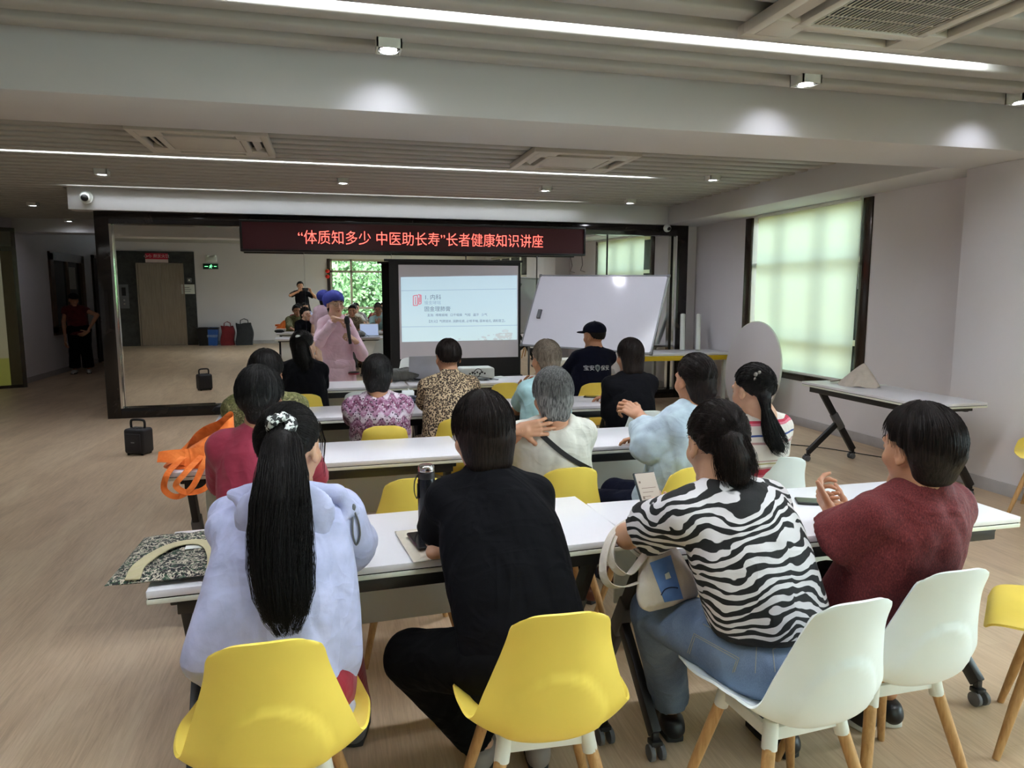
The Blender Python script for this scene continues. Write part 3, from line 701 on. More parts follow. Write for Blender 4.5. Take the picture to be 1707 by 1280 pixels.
# =================================================================== CHAIRS
def interp(x, xs, ys): return float(np.interp(x, xs, ys))
def smooth_interp(xs, ys, n=60):
    """Catmull-Rom samples through a table -> callable"""
    xs = np.array(xs); ys = np.array(ys)
    g = np.gradient(ys, xs)
    def f(x):
        x = min(max(x, xs[0]), xs[-1]); i = min(int(np.searchsorted(xs, x, 'right') - 1), len(xs) - 2)
        h = xs[i + 1] - xs[i]; t = (x - xs[i]) / h
        return (2 * t**3 - 3 * t**2 + 1) * ys[i] + (t**3 - 2 * t**2 + t) * h * g[i] + (-2 * t**3 + 3 * t**2) * ys[i + 1] + (t**3 - t**2) * h * g[i + 1]
    return f
_V = [0, .08, .22, .36, .48, .58, .66, .76, .88, 1.0]
_fy = smooth_interp(_V, [.235, .215, .11, .0, -.10, -.185, -.222, -.243, -.262, -.285])
_fz = smooth_interp(_V, [.425, .446, .442, .434, .428, .440, .492, .585, .70, .815])
_fw = smooth_interp([0, .05, .15, .3, .42, .52, .60, .70, .82, .91, .945, .97, .985, .995, 1.0], [.150, .182, .208, .226, .230, .222, .208, .189, .158, .133, .127, .123, .117, .110, .101])
_lift = smooth_interp([0, .1, .25, .42, .55, .66, .8, 1.0], [.0, .010, .035, .075, .075, .03, .0, .0])
_wrap = smooth_interp([0, .4, .52, .62, .75, .9, 1.0], [0, 0, .012, .045, .055, .04, .022])
def chair_shell():
    def fn(u, v):
        s = u * 2 - 1; v = v + .10 * math.sin(PI * v) * v
        v = min(v, 1.0); w = _fw(v); y = _fy(v); z = _fz(v)
        a = abs(s) ** 2.4
        x = s * w
        z += _lift(v) * a; y += _wrap(v) * a
        if v > .9: z -= .016 * abs(s) ** 4 * (v - .9) / .1
        # moulded arc on the lower back
        e = 1 - math.sqrt((x / .125) ** 2 + ((z - .50) / .145) ** 2)
        if v > .5: y -= .0075 * min(1, max(0, (e + .012) / .024)) * min(1, (v - .5) / .08)
        return (x, y, z)
    return MB().grid(fn, 32, 64)
def make_chair(kind):
    mat = M['yellow_shell'] if kind == 'yellow' else M['white_shell']
    t = empty('shell_chair', (0, 0, 0))
    obj('seat_shell', chair_shell(), mat, t, smooth=60, thick=.0075)
    top = [(.115, .095), (-.115, .095), (-.115, -.115), (.115, -.115)]
    m = MB()
    for (x, y) in top:
        m.tube([(x * 1.04, y * 1.04, .352), (x * .93, y * .93, .425)], [.0205, .0205], 16)
    for (a, b) in zip(top, top[1:] + top[:1]):
        m.bar((a[0], a[1], .393), (b[0], b[1], .393), .014, .036)
    obj('under_frame', m, M['white_metal'], t, bevel=.002)
    for (x, y) in top:
        l = MB(); l.tube([(x * 1.02, y * 1.02, .372), (x * 1.42, y * 1.42, .19), (x * 1.83, y * 1.83, .0)], [.0175, .0165, .0115], 14)
        obj('leg', l, M['beech'], t)
    return t

CHAIRS = [
    # x, y, yaw, colour, label
    (-.165, 1.80, 1, 'yellow', 'yellow shell chair behind the woman with the very long ponytail'),
    (.515, 1.775, -3, 'yellow', 'yellow shell chair under the woman in the plain black shirt'),
    (1.20, 1.665, 4, 'white', 'white shell chair under the woman in the zebra-striped top'),
    (1.615, 1.765, 1, 'white', 'white shell chair under the woman in the maroon shirt'),
    (2.39, 1.76, 40, 'yellow', 'yellow shell chair cut by the right edge, beside the maroon-shirted woman'),
    (4.86, 3.80, 118, 'yellow', 'yellow shell chair against the wall right of the side table'),
    (.29, 3.09, 3, 'yellow', 'empty yellow shell chair just behind the black bottle'),
    (.975, 3.10, 0, 'yellow', 'yellow shell chair under the grey-haired woman in white'),
    (1.44, 2.98, 12, 'yellow', 'yellow shell chair under the woman in pale blue'),
    (2.0, 3.05, -6, 'white', 'white shell chair behind the woman in the striped top'),
    (.28, 4.28, -2, 'yellow', 'yellow shell chair under the woman in the purple patterned blouse'),
    (.20, 5.78, 0, 'white', 'empty white shell chair in front of the purple patterned blouse'),
    (1.40, 6.02, 0, 'yellow', 'empty yellow shell chair at the front table, left of the teal top'),
    (2.12, 5.83, 0, 'yellow', 'yellow shell chair under the guard in navy uniform'),
    (.86, 8.05, 176, 'white', 'white shell chair beside the projection screen, behind the laptop'),
    (-.27, 2.88, 2, 'white', 'white shell chair under the person in the rose shirt'),
    (-.40, 4.02, 0, 'white', 'white shell chair under the person in olive green'),
    (.72, 4.42, 0, 'yellow', 'yellow shell chair under the person in the leopard print shirt'),
    (1.28, 4.26, 0, 'yellow', 'yellow shell chair under the person in the teal top'),
    (1.93, 4.40, 0, 'white', 'white shell chair under the person in the black T-shirt at the third table'),
    (-.22, 5.72, 0, 'yellow', 'yellow shell chair under the hand-raising woman at the front table'),
]
def build_chairs():
    proto = {'yellow': make_chair('yellow'), 'white': make_chair('white')}
    used = set()
    for x, y, yaw, kind, lab in CHAIRS:
        o = proto[kind] if kind not in used else copy_tree(proto[kind]); used.add(kind)
        o.location = (x, y, 0); o.rotation_euler = (0, 0, R(yaw))
        tag(o, lab, 'chair', 'shell chairs with wooden legs')

# =================================================================== TABLES
TAB_H = .745
def make_table(L=1.4, D=.5, panel=True):
    t = empty('folding_table', (0, 0, 0))
    a, b = L / 2, D / 2
    obj('tabletop', MB().box(-a, a, -b, b, TAB_H - .022, TAB_H), M['laminate'], t, bevel=.003)
    obj('edge_band', MB().box(-a, a, -b, b, TAB_H - .040, TAB_H - .0255), M['edge'], t, bevel=.002)
    obj('gap_strip', MB().box(-a + .004, a - .004, -b + .004, b - .004, TAB_H - .0255, TAB_H - .022), M['black'], t, smooth=0)
    m = MB(); m.box(-a + .07, a - .07, -b + .035, -b + .075, TAB_H - .092, TAB_H - .040); m.box(-a + .1, a - .1, b - .10, b - .065, TAB_H - .085, TAB_H - .040)
    obj('rail', m, M['black_metal'], t, bevel=.003)
    if panel:
        obj('modesty_panel', MB().box(-a + .10, a - .10, b - .055, b - .040, .35, TAB_H - .06), M['modesty'], t, bevel=.002)
    for s in (-1, 1):
        x = s * (a - .075)
        l = MB(); p0 = (x, -b + .13, TAB_H - .045); p1 = (x, b - .02, .085); pj = (x, -b + .13 + (2 * b - .15) * .56, TAB_H - .045 + (.085 - TAB_H + .045) * .56)
        l.bar(p0, p1, .032, .058, (0, 1, 0)); l.bar(pj, (x, -b + .05, .085), .032, .052, (0, 1, 0))
        l.bar((x - .0, -b + .05, TAB_H - .055), (x, b - .08, TAB_H - .055), .05, .03)
        obj('leg', l, M['black_metal'], t, bevel=.004)
        j = MB(); jv = Vector(pj); d = (Vector(p1) - Vector(p0)).normalized()
        j.bar(jv - d * .10, jv + d * .07, .046, .066, (0, 1, 0)); obj('joint', j, M['grey_plastic'], t, bevel=.006)
        for y in (-b + .05, b - .02):
            c = MB(); c.bar((x, y, .095), (x, y, .055), .022, .022, (0, 1, 0)); c.box(x - .020, x + .020, y - .022, y + .016, .048, .066)
            k = obj('caster', c, M['black_plastic'], t, bevel=.002)
            w = MB()
            for q in (-.019, .019): w.cyl((x + q, y - .012, .0275), .0275, .016, 'x', 20)
            obj('wheel', w, M['grey_plastic'], k, bevel=.002)
    return t
TABLES = [
    # cx, cy, yaw, L, D, panel, label
    (.205, 2.345, 3.0, 1.47, .52, True, 'white folding table with the patterned bag, nearest row, left half'),
    (1.675, 2.265, -.2, 1.48, .54, True, 'white folding table under the zebra and maroon women, nearest row, right half'),
    (-.06, 3.715, 1.5, 1.40, .5, True, 'white folding table with the orange bag, second row, left half'),
    (1.35, 3.745, 0.5, 1.40, .5, True, 'white folding table in front of the grey-haired woman, second row, right half'),
    (-.05, 5.03, 2.5, 1.40, .5, True, 'white folding table in front of the purple blouse, third row, left half'),
    (1.36, 5.075, 0, 1.40, .5, True, 'white folding table with the dark phone, third row, right half'),
    (-.07, 6.53, 1.5, 1.40, .5, True, 'white folding table before the presenter, front row, left half'),
    (1.35, 6.56, 0, 1.40, .5, True, 'white folding table with the projector, front row, right half'),
    (4.485, 5.00, -91.5, 1.48, .55, False, 'white folding table along the right wall under the window'),
]
def build_tables():
    protos = {}
    for cx, cy, yaw, L, D, pn, lab in TABLES:
        key = (L, D, pn)
        if key in protos: t = copy_tree(protos[key])
        else: t = make_table(L, D, pn); protos[key] = t
        t.location = (cx, cy, 0); t.rotation_euler = (0, 0, R(yaw))
        tag(t, lab, 'table', 'white folding tables')
    # low table with a yellow edge by the mirror wall
    t = empty('work_table', (4.62, 9.13, 0), R(-1), 'white table with a yellow front edge behind the whiteboard', 'table')
    obj('tabletop', MB().box(-.70, .70, -.34, .34, .72, .75), M['laminate'], t, bevel=.003)
    obj('yellow_edge', MB().box(-.70, .70, -.346, -.30, .655, .718), plain('yellow_paint', srgb(224, 188, 28), .45), t, bevel=.003)
    for x in (-.64, .64):
        for y in (-.28, .28): obj('leg', MB().box(x - .022, x + .022, y - .022, y + .022, 0, .72), M['white_metal'], t)

# =================================================================== SCREEN, BOARD, TOPS
def ribbon(pts, w, thick=.003, side=(1, 0, 0)):
    """flat strap through points; side is the width direction, one vector or one per point"""
    pts = [Vector(p) for p in pts]; k = len(pts); vs = []; fs = []
    for i, p in enumerate(pts):
        d = (pts[min(i + 1, k - 1)] - pts[max(i - 1, 0)]).normalized()
        s = Vector(side[i]) if isinstance(side[0], (tuple, list, Vector)) else Vector(side)
        s = (s - d * s.dot(d)); s = s.normalized() if s.length > 1e-5 else d.orthogonal().normalized()
        n = d.cross(s)
        vs += [p - s * w / 2 - n * thick / 2, p + s * w / 2 - n * thick / 2, p + s * w / 2 + n * thick / 2, p - s * w / 2 + n * thick / 2]
    for i in range(k - 1):
        for j in range(4): fs.append((4 * i + j, 4 * i + (j + 1) % 4, 4 * i + 4 + (j + 1) % 4, 4 * i + 4 + j))
    fs += [(3, 2, 1, 0), (4 * k - 4, 4 * k - 3, 4 * k - 2, 4 * k - 1)]
    return MB().add(vs, fs)
def bez(pts, n=24):
    """smooth curve through points"""
    pts = [Vector(p) for p in pts]; out = []
    P = [pts[0] * 2 - pts[1]] + pts + [pts[-1] * 2 - pts[-2]]
    seg = len(pts) - 1; per = max(2, n // seg)
    for i in range(seg):
        p0, p1, p2, p3 = P[i:i + 4]
        for k in range(per):
            t = k / per
            out.append(.5 * ((2 * p1) + (p2 - p0) * t + (2 * p0 - 5 * p1 + 4 * p2 - p3) * t * t + (3 * p1 - p0 - 3 * p2 + p3) * t ** 3))
    out.append(pts[-1]); return out

def build_screen():
    Y = 9.38
    tl = aty(648, 436, Y); tr = aty(868, 438, Y); wl = aty(664, 443, Y); wr = aty(864, 443, Y); wb = aty(760, 597, Y)[2]; wt = aty(760, 442, Y)[2]; zt = aty(760, 436, Y)[2]
    cx = (tl[0] + tr[0]) / 2
    t = empty('projection_screen', (cx, Y, 0), 0, 'freestanding projection screen with black border showing a pale blue slide', 'screen')
    L = lambda x: x - cx
    m = MB(); m.box(L(tl[0]), L(wl[0]), 0, .012, .46, zt); m.box(L(wr[0]), L(tr[0]), 0, .012, .46, zt); m.box(L(wl[0]), L(wr[0]), 0, .012, wt, zt); m.box(L(wl[0]), L(wr[0]), 0, .012, .46, wb)
    obj('black_border', m, M['black'], t, smooth=0)
    obj('screen_cloth', MB().box(L(wl[0]), L(wr[0]), .002, .010, wb, wt), M['screen_white'], t, smooth=0)
    obj('top_bar', MB().box(L(tl[0]) - .06, L(tr[0]) + .03, -.008, .022, zt - .005, zt + .025), M['black_plastic'], t, bevel=.004)
    obj('bottom_case', MB().box(L(tl[0]) - .02, L(tr[0]) + .02, -.05, .05, .36, .46), M['black_plastic'], t, bevel=.01)
    m = MB(); m.box(-.02, .02, .022, .05, .2, zt + .02)
    obj('mast', m, M['black_metal'], t)
    for a in (R(35), R(155), R(270)):
        obj('leg', MB().bar((0, .03, .5), (.42 * math.cos(a), .03 + .34 * math.sin(a), .015), .024, .024), M['black_metal'], t)
    # slide patch: the projector's light is put in as its own glow
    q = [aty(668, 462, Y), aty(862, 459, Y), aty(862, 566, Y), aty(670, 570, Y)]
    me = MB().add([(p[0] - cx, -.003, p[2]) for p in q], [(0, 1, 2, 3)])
    n = N('slide_glow')
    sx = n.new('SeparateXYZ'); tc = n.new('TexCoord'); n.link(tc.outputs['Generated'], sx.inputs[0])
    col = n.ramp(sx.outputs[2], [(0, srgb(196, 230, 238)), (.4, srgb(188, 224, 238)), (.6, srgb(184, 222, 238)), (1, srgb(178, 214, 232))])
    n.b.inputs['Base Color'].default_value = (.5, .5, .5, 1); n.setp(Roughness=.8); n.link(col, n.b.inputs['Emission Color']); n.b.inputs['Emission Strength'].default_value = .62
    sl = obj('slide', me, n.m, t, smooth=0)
    ink = emit('slide_ink', (.14, .20, .26), .5); faint = emit('slide_faint_ink', (.30, .40, .46), .6); red = emit('slide_red', (.55, .18, .24), .6)
    def line(u0, v0, u1, v1, wd=.006, mt=faint):
        a = aty(u0, v0, Y); b = aty(u1, v1, Y)
        return MB().bar((a[0] - cx, -.0045, a[2]), (b[0] - cx, -.0045, b[2]), .001, wd)
    m = MB()
    for l in [(669, 484.5, 861, 481.5), (670, 545, 862, 542)]: q2 = line(*l); m.add(q2.v, q2.f)
    obj('slide_rules', m, faint, sl, smooth=0)
    def put(u, v, s, h, mt):
        p = aty(u, v, Y); lettering('slide_text', s, h, mt, sl, (p[0] - cx, -.0045, p[2]), align='LEFT', extrude=.0003)
    put(707, 496, '1. 内科', .075, ink); put(707, 505, '慢支哮喘', .055, faint); put(707, 515.5, '固金理肺膏', .07, ink)
    put(712, 525.5, '主治:  咳嗽痰喘   口干咽燥   气短   盗汗   少气', .04, ink); put(712, 536, '【方义】气阴双补, 润肺化痰, 止咳平喘, 固本培元, 调和营卫。', .04, ink)
    # red seal mark
    m = MB()
    def seg(u0, v0, u1, v1): q2 = line(u0, v0, u1, v1, .012); m.add(q2.v, q2.f)
    for s in [(689, 493, 696, 492), (689, 493, 689, 509), (692.5, 495, 692.5, 507), (696, 492, 696, 509), (689, 509, 696, 509), (697, 491, 702, 492), (702, 492, 702, 506), (698, 496, 698, 507), (698, 507, 702, 506), (700, 492, 700, 504)]: seg(*s)
    obj('seal_mark', m, red, sl, smooth=0)
    # lotus picture in the lower right corner
    m = MB(); rs = np.random.RandomState(2)
    for k in range(70):
        u = 852 - 42 * abs(rs.randn()) * .5; v = 566 - (10 * rs.rand() ** 1.5) - max(0, (u - 828)) * .25 * rs.rand()
        p = aty(u, v, Y); r = .006 + .018 * rs.rand()
        m.add([(p[0] - cx + r * math.cos(a) * 1.5, -.0042 - k * 1e-6, p[2] + r * .6 * math.sin(a)) for a in np.linspace(0, 2 * PI, 8)[:-1]], [tuple(range(7))])
    for k in range(7):
        a = R(20 + k * 23); p = aty(842, 553, Y)
        c, s_ = math.cos(a), math.sin(a); ln, wd = .055, .014
        m.add([(p[0] - cx, -.0046, p[2]), (p[0] - cx + c * ln * .5 - s_ * wd, -.0046, p[2] + s_ * ln * .35 + c * wd), (p[0] - cx + c * ln, -.0046, p[2] + s_ * ln * .7), (p[0] - cx + c * ln * .5 + s_ * wd, -.0046, p[2] + s_ * ln * .35 - c * wd)], [(0, 1, 2, 3)])
    obj('lotus_picture', m, emit('slide_lotus', (.42, .46, .47), .75), sl, smooth=0)

def build_whiteboard():
    bl, br, tl, tr = [Vector(p) for p in (aty(873, 573, 8.95), aty(1090, 592, 7.60), aty(898, 462, 9.28), aty(1110, 458, 7.93))]
    c = (bl + br + tl + tr) / 4
    X = ((br - bl) + (tr - tl)).normalized(); Z = ((tl - bl) + (tr - br)); Z = (Z - X * Z.dot(X)).normalized(); Nn = Z.cross(X)   # Nn points away from the viewer
    w = ((br - bl).length + (tr - tl).length) / 2; h = ((tl - bl).length + (tr - br).length) / 2
    t = empty('whiteboard', (c.x, c.y, 0), 0, 'large tilted whiteboard on a stand beside the projection screen', 'whiteboard')
    rot = Matrix((X, Nn, Z)).transposed(); cl = Vector((0, 0, c.z))
    m = MB().cbox((0, 0, 0), (w, .018, h)); P = lambda mb: (setattr(mb, 'v', [tuple(cl + rot @ Vector(q)) for q in mb.v]), mb)[1]
    obj('board', P(m), M['board_white'], t, smooth=0)
    m = MB(); f = .012
    for x in (-w / 2, w / 2): m.cbox((x, 0, 0), (f * 1.6, .026, h + f))
    for z in (-h / 2, h / 2): m.cbox((0, 0, z), (w, .026, f * 1.6))
    obj('frame', P(m), M['grey_metal'], t)
    m = MB()
    for sx in (-1, 1):
        for sz in (-1, 1): m.cbox((sx * (w / 2), 0, sz * (h / 2)), (.04, .03, .04))
    obj('corner_cap', P(m), M['grey_plastic'], t, bevel=.006)
    for s in (-.62, .62):
        a = cl + rot @ Vector((s * w / 2 * 1.2, .03, 0)); l = MB()
        lo_ = cl + rot @ Vector((s * w / 2 * 1.2, .03, -h / 2 - .03)); hi_ = cl + rot @ Vector((s * w / 2 * 1.2, .03, h * .42)); a = lo_
        l.bar(hi_, lo_, .03, .03, Nn); l.bar(lo_, (a.x, a.y, .04), .03, .03, (0, 1, 0)); f_ = Nn.copy(); f_.z = 0; f_.normalize()
        l.bar(Vector((a.x, a.y, .04)) - f_ * .3, Vector((a.x, a.y, .04)) + f_ * .3, .035, .03); obj('stand_leg', l, M['grey_metal'], t, bevel=.003)
    e = aty(900, 524, 8.9)
    # magnetic eraser on the board
    d = ray(900, 524); tt = ((c - Vector(CAMP)).dot(Nn)) / Vector(d).dot(Nn); p = Vector(CAMP) + Vector(d) * tt - Nn * .022
    s = empty('board_eraser', p, 0, 'small grey eraser stuck on the left of the whiteboard', 'eraser')
    m = MB().cbox((0, 0, 0), (.05, .026, .12)); m.v = [tuple(rot @ Vector(q)) for q in m.v]; obj('body', m, M['grey_plastic'], s, bevel=.005)
    m = MB().cbox((0, .014, 0), (.054, .008, .126)); m.v = [tuple(rot @ Vector(q)) for q in m.v]; obj('felt', m, M['black'], s)

def build_round_top():
    t = empty('round_tabletop', (5.16, 8.03, 0), 0, 'round white tabletop leaning upright against the right wall', 'tabletop')
    rot = Matrix.Rotation(R(6), 3, 'Y')
    m = MB().cyl((0, 0, 0), .60, .025, 'x', 72); m.v = [tuple(rot @ Vector(q) + Vector((.01, 0, .598))) for q in m.v]
    obj('board', m, M['wall'], t, bevel=.003)
    m = MB().tube([(.0, .603 * math.cos(a), .603 * math.sin(a)) for a in np.linspace(0, 2 * PI, 73)], .013, 8, cap=False); m.v = [tuple(rot @ Vector(q) + Vector((.01, 0, .598))) for q in m.v]
    obj('edge_rim', m, M['white_metal'], t)

# =================================================================== THINGS ON TABLES AND FLOOR
def phone(loc, rot, label, screen=None, case=None):
    t = empty('mobile_phone', loc, 0, label, 'phone'); t.rotation_euler = rot
    obj('body', MB().box(-.037, .037, -.078, .078, 0, .0085), case or M['black_plastic'], t, bevel=.004, seg=3)
    sc = obj('screen', MB().box(-.0335, .0335, -.0745, .0745, .0085, .0090), screen or plain('phone_glass', (.01, .01, .012), .08), t, smooth=0)
    return t, sc

def cushion_grid(hw, hd, th, n=26, m=20, seed=0, crumple=.004):
    rs = np.random.RandomState(seed); ph = rs.rand(8) * 6
    def surf(sgn):
        def fn(u, v):
            x = (u * 2 - 1); y = (v * 2 - 1)
            p = max(0, (1 - x ** 4) * (1 - y ** 4)) ** .5
            wv = math.sin(9 * x + 5 * y + ph[0]) * math.sin(7 * y - 4 * x + ph[1]) + .6 * math.sin(17 * x + ph[2]) * math.sin(15 * y + ph[3])
            return (x * hw, y * hd, sgn * p * (th / 2 + crumple * wv))
        return fn
    mb = MB(); mb.grid(surf(1), n, m); mb.grid(surf(-1), n, m); return mb

def build_small():
    Z = TAB_H
    # ---- patterned flat bag at the left end of the nearest table
    n = N('leaf_print_cloth'); n.setp(Roughness=.8)
    c = n.coord((1, 1, 1)); a = n.noise(c, 62, 3, .6, 1.6); b = n.noise(c, 38, 2, .5, 2.2)
    col = n.ramp(a, [(0, srgb(24, 26, 30)), (.49, srgb(26, 32, 36)), (.52, srgb(206, 196, 176)), (.60, srgb(180, 170, 152)), (.62, srgb(44, 54, 48))], 'CONSTANT')
    n.base(n.mix(n.ramp(b, [(.56, (0, 0, 0)), (.6, (.75, .75, .75))]), col, srgb(46, 84, 58))); n.bump(a, .2, .003)
    p = [atz(258, 884, Z + .03), atz(372, 884, Z + .03), atz(200, 966, Z + .02), atz(352, 966, Z + .02)]
    ctr = sum(p) / 4
    t = empty('cloth_bag', (ctr[0], ctr[1], Z), R(4), 'flat leaf-print cloth bag with beige handles at the left table end', 'bag')
    hw = (p[3][0] - p[2][0]) / 2 + .02; hd = (p[0][1] - p[2][1]) / 2
    m = cushion_grid(hw, hd, .036, 30, 24, 3, .003); m.v = [(x - .10 * (y / hd) * -.18, y, z + .020) for x, y, z in m.v]
    obj('bag_body', m, n.m, t, weld=True)
    beige = cloth('beige_webbing', srgb(186, 176, 140), .06)
    h = bez([(-hw * .64, -hd * 1.0, .030), (-hw * .58, -hd * .6, .043), (-hw * .2, -hd * .02, .047), (hw * .28, hd * .12, .048), (hw * .62, -hd * .1, .046), (hw * .78, -hd * .6, .043), (hw * .80, -hd * .98, .030)], 40)
    obj('handle', ribbon(h, .038, .003, [((q - Vector((hw * .1, -hd * .9, 0))).x, (q - Vector((hw * .1, -hd * .9, 0))).y, 0) for q in h]), beige, t)
    obj('label_patch', MB().box(hw * .15, hw * .52, -hd * .12, hd * .10, .0415, .0425), M['white_plastic'], t, smooth=0)
    # ---- orange bag on the second table
    o0 = atz(335, 772, Z); t = empty('shopping_bag', (o0[0], o0[1], Z), R(0), 'crumpled orange shopping bag at the left end of the second table', 'bag'); t.scale = (.80, .80, .80)
    om = cloth('orange_nonwoven', srgb(243, 118, 44), .08, .7, 1400, .3, srgb(250, 138, 66))
    def fn(u, v):
        a = 2 * PI * u; k = 1 - v
        ca, sa = math.cos(a), math.sin(a); ca = math.copysign(abs(ca) ** .7, ca); sa = math.copysign(abs(sa) ** .7, sa)
        x = .20 * ca * (1 - .30 * v); y = .15 * sa * (1 - .80 * v)
        z = .20 * v * (1 + .45 * math.cos(a - .35)) - .05 * v * v * max(0, -math.cos(a))
        return (x + .05 * v, y + .04 * v + .010 * math.sin(3 * a + 2) * v, z + .010 * math.sin(4 * a + 5 * v) * v + .004)
    obj('bag_body', MB().grid(fn, 40, 14), om, t, weld=True, thick=.003, smooth=28)
    def flap(u, v): return (-.21 + .30 * u, -.135 + .05 * v, .03 + (.06 + .05 * u) * v + .02 * math.sin(4.5 * u + 1.5) * (1 - .5 * v))
    obj('flap', MB().grid(flap, 12, 8), om, t, thick=.003, smooth=28)
    for k, (dx, dz) in enumerate(((0, 0), (.10, .02))):
        h = bez([(-.07 + dx, -.10, .07), (-.10 + dx, -.17, .045), (-.135 + dx * .9, -.262, .0), (-.15 + dx * .6, -.268, -.08 + dz), (-.09 + dx * .6, -.268, -.125 + dz), (-.01 + dx * .8, -.264, -.08), (.05 + dx * .9, -.20, .04), (.06 + dx, -.10, .085)], 48)
        nn = Vector((0, -.75, .66)); sd = [tuple((h[min(i + 1, len(h) - 1)] - h[max(i - 1, 0)]).cross(nn)) for i in range(len(h))]
        obj('handle', ribbon(h, .034, .003, sd), om, t)
    # ---- bottle, pouch, phone in front of the black shirt
    p = aty(711, 820, 2.47); t = empty('thermos_bottle', (p[0], 2.47, Z), 0, 'black steel bottle with chrome lid standing left of the black shirt', 'bottle')
    obj('body', MB().lathe((0, 0, 0), [(.028, 0), (.031, .004), (.031, .150), (.029, .158)], 28), plain('bottle_black', srgb(30, 32, 36), .25, metal=.4), t)
    obj('collar', MB().lathe((0, 0, 0), [(.0295, .158), (.0305, .165), (.0305, .180), (.027, .184)], 28), M['black_plastic'], t)
    obj('lid', MB().lathe((0, 0, 0), [(.0285, .184), (.029, .188), (.029, .200), (.024, .206), (.001, .207)], 28), M['chrome'], t)
    obj('carry_loop', ribbon(bez([(-.03, 0, .17), (-.042, -.006, .15), (-.044, -.01, .11), (-.034, -.01, .09), (-.031, 0, .14)], 16), .012, .003, (0, 1, 0)), M['black_plastic'], t)
    p0 = atz(716, 905, Z + .006); t = empty('cloth_pouch', (p0[0], p0[1], Z), R(6), 'cream cloth pouch under the phone on the nearest table', 'pouch')
    m = cushion_grid(.085, .15, .012, 16, 24, 8, .0012); m.v = [(x, y, z + .007) for x, y, z in m.v]
    obj('cloth', m, cloth('cream_canvas', srgb(214, 206, 188), .05), t, weld=True)
    phone(tuple(atz(706, 902, Z + .017)), (0, 0, R(8)), 'black phone lying on the cream pouch')
    phone(tuple(atz(1362, 838, Z + .002)), (0, 0, R(64)), 'black phone on the table by the maroon-shirted woman\'s hands')
    phone(tuple(atz(990, 662, Z + .002)), (0, 0, R(62)), 'dark phone on the third table left of the black T-shirt')
    # ---- third table, left: black purse, plaid pouch, papers
    p = atz(378, 690, Z); t = empty('purse', (p[0], p[1], Z), R(-20), 'small black purse at the left end of the third table', 'purse')
    m = cushion_grid(.08, .05, .06, 18, 12, 2, .004); m.v = [(x, y, z + .03) for x, y, z in m.v]; obj('body', m, M['black'], t, weld=True)
    obj('wrist_strap', ribbon(bez([(.07, 0, .03), (.11, -.03, .012), (.12, -.08, .006), (.06, -.09, .006), (.02, -.05, .02)], 18), .012, .002, (0, 0, 1)), M['black'], t)
    n = N('plaid_cloth'); n.setp(Roughness=.8); sx = n.new('SeparateXYZ'); n.link(n.coord((1, 1, 1)), sx.inputs[0])
    f = n.math('ADD', n.math('MULTIPLY', n.math('GREATER_THAN', n.math('SINE', n.math('MULTIPLY', sx.outputs[0], 160)), .55), .5), n.math('MULTIPLY', n.math('GREATER_THAN', n.math('SINE', n.math('MULTIPLY', sx.outputs[1], 160)), .55), .5))
    n.base(n.ramp(f, [(0, srgb(30, 32, 46)), (.5, srgb(64, 70, 92)), (1, srgb(150, 156, 176))]))
    p = atz(690, 671, Z); t = empty('pencil_pouch', (p[0], p[1], Z), R(8), 'dark plaid pouch left of the leopard print shirt', 'pouch')
    m = cushion_grid(.14, .07, .05, 20, 12, 5, .003); m.v = [(x, y, z + .025 + .0 * x) for x, y, z in m.v]; obj('body', m, n.m, t, weld=True)
    p = atz(700, 667, Z); t = empty('paper_sheet', (p[0], p[1], Z + .0005), R(9), 'white handout sheet behind the plaid pouch', 'paper')
    obj('sheet', MB().box(-.105, .105, -.07, .07, 0, .0015), M['white_plastic'], t, smooth=0)
    # ---- front table: compact, grey bag, laptop, projector
    p = atz(590, 624, Z); t = empty('compact_box', (p[0], p[1], Z), 0, 'small round red and black compact on the front table', 'box')
    obj('base', MB().lathe((0, 0, 0), [(.05, 0), (.058, .006), (.058, .014), (.05, .018)], 24), plain('compact_red', srgb(150, 50, 70), .3), t); obj('lid', MB().lathe((0, 0, .018), [(.055, 0), (.056, .008), (.03, .014), (.001, .015)], 24), M['black_plastic'], t)
    p = atz(668, 634, Z); t = empty('cross_body_bag', (p[0], p[1], Z), R(10), 'soft grey bag with straps on the front table', 'bag')
    m = cushion_grid(.16, .10, .11, 24, 18, 6, .006); m.v = [(x, y, z + .055) for x, y, z in m.v]; gb = cloth('grey_bag_cloth', srgb(104, 104, 100), .1); obj('body', m, gb, t, weld=True)
    obj('strap', ribbon(bez([(-.02, -.02, .11), (.08, -.03, .12), (.16, -.02, .06), (.22, -.03, .012), (.19, -.08, .008), (.10, -.10, .02)], 24), .022, .003, (0, 1, .3)), M['black_plastic'], t)
    q = aty(709, 607, 6.72); t = empty('laptop', (q[0], 6.66, Z), R(1), 'open silver laptop on the front table, its lid back to the room', 'laptop')
    silver = plain('laptop_silver', srgb(186, 187, 196), .35, metal=.15)
    obj('keyboard_deck', MB().box(-.165, .165, .0, .23, 0, .014), silver, t, bevel=.004)
    m = MB().cbox((0, 0, .115), (.33, .008, .225)); rt = Matrix.Rotation(R(-14), 3, 'X'); m.v = [tuple(rt.inverted() @ Vector(v) + Vector((0, 0, .014))) for v in m.v]; obj('lid', m, silver, t, bevel=.003)
    m = MB().cbox((0, .0045, .115), (.31, .001, .20)); m.v = [tuple(rt.inverted() @ Vector(v) + Vector((0, 0, .014))) for v in m.v]; obj('display', m, emit('laptop_display', (.30, .36, .52), .8), t, smooth=0)
    q = aty(793, 612, 6.66); t = empty('projector', (q[0], 6.66, Z), R(2), 'white projector with cables on the front table', 'projector')
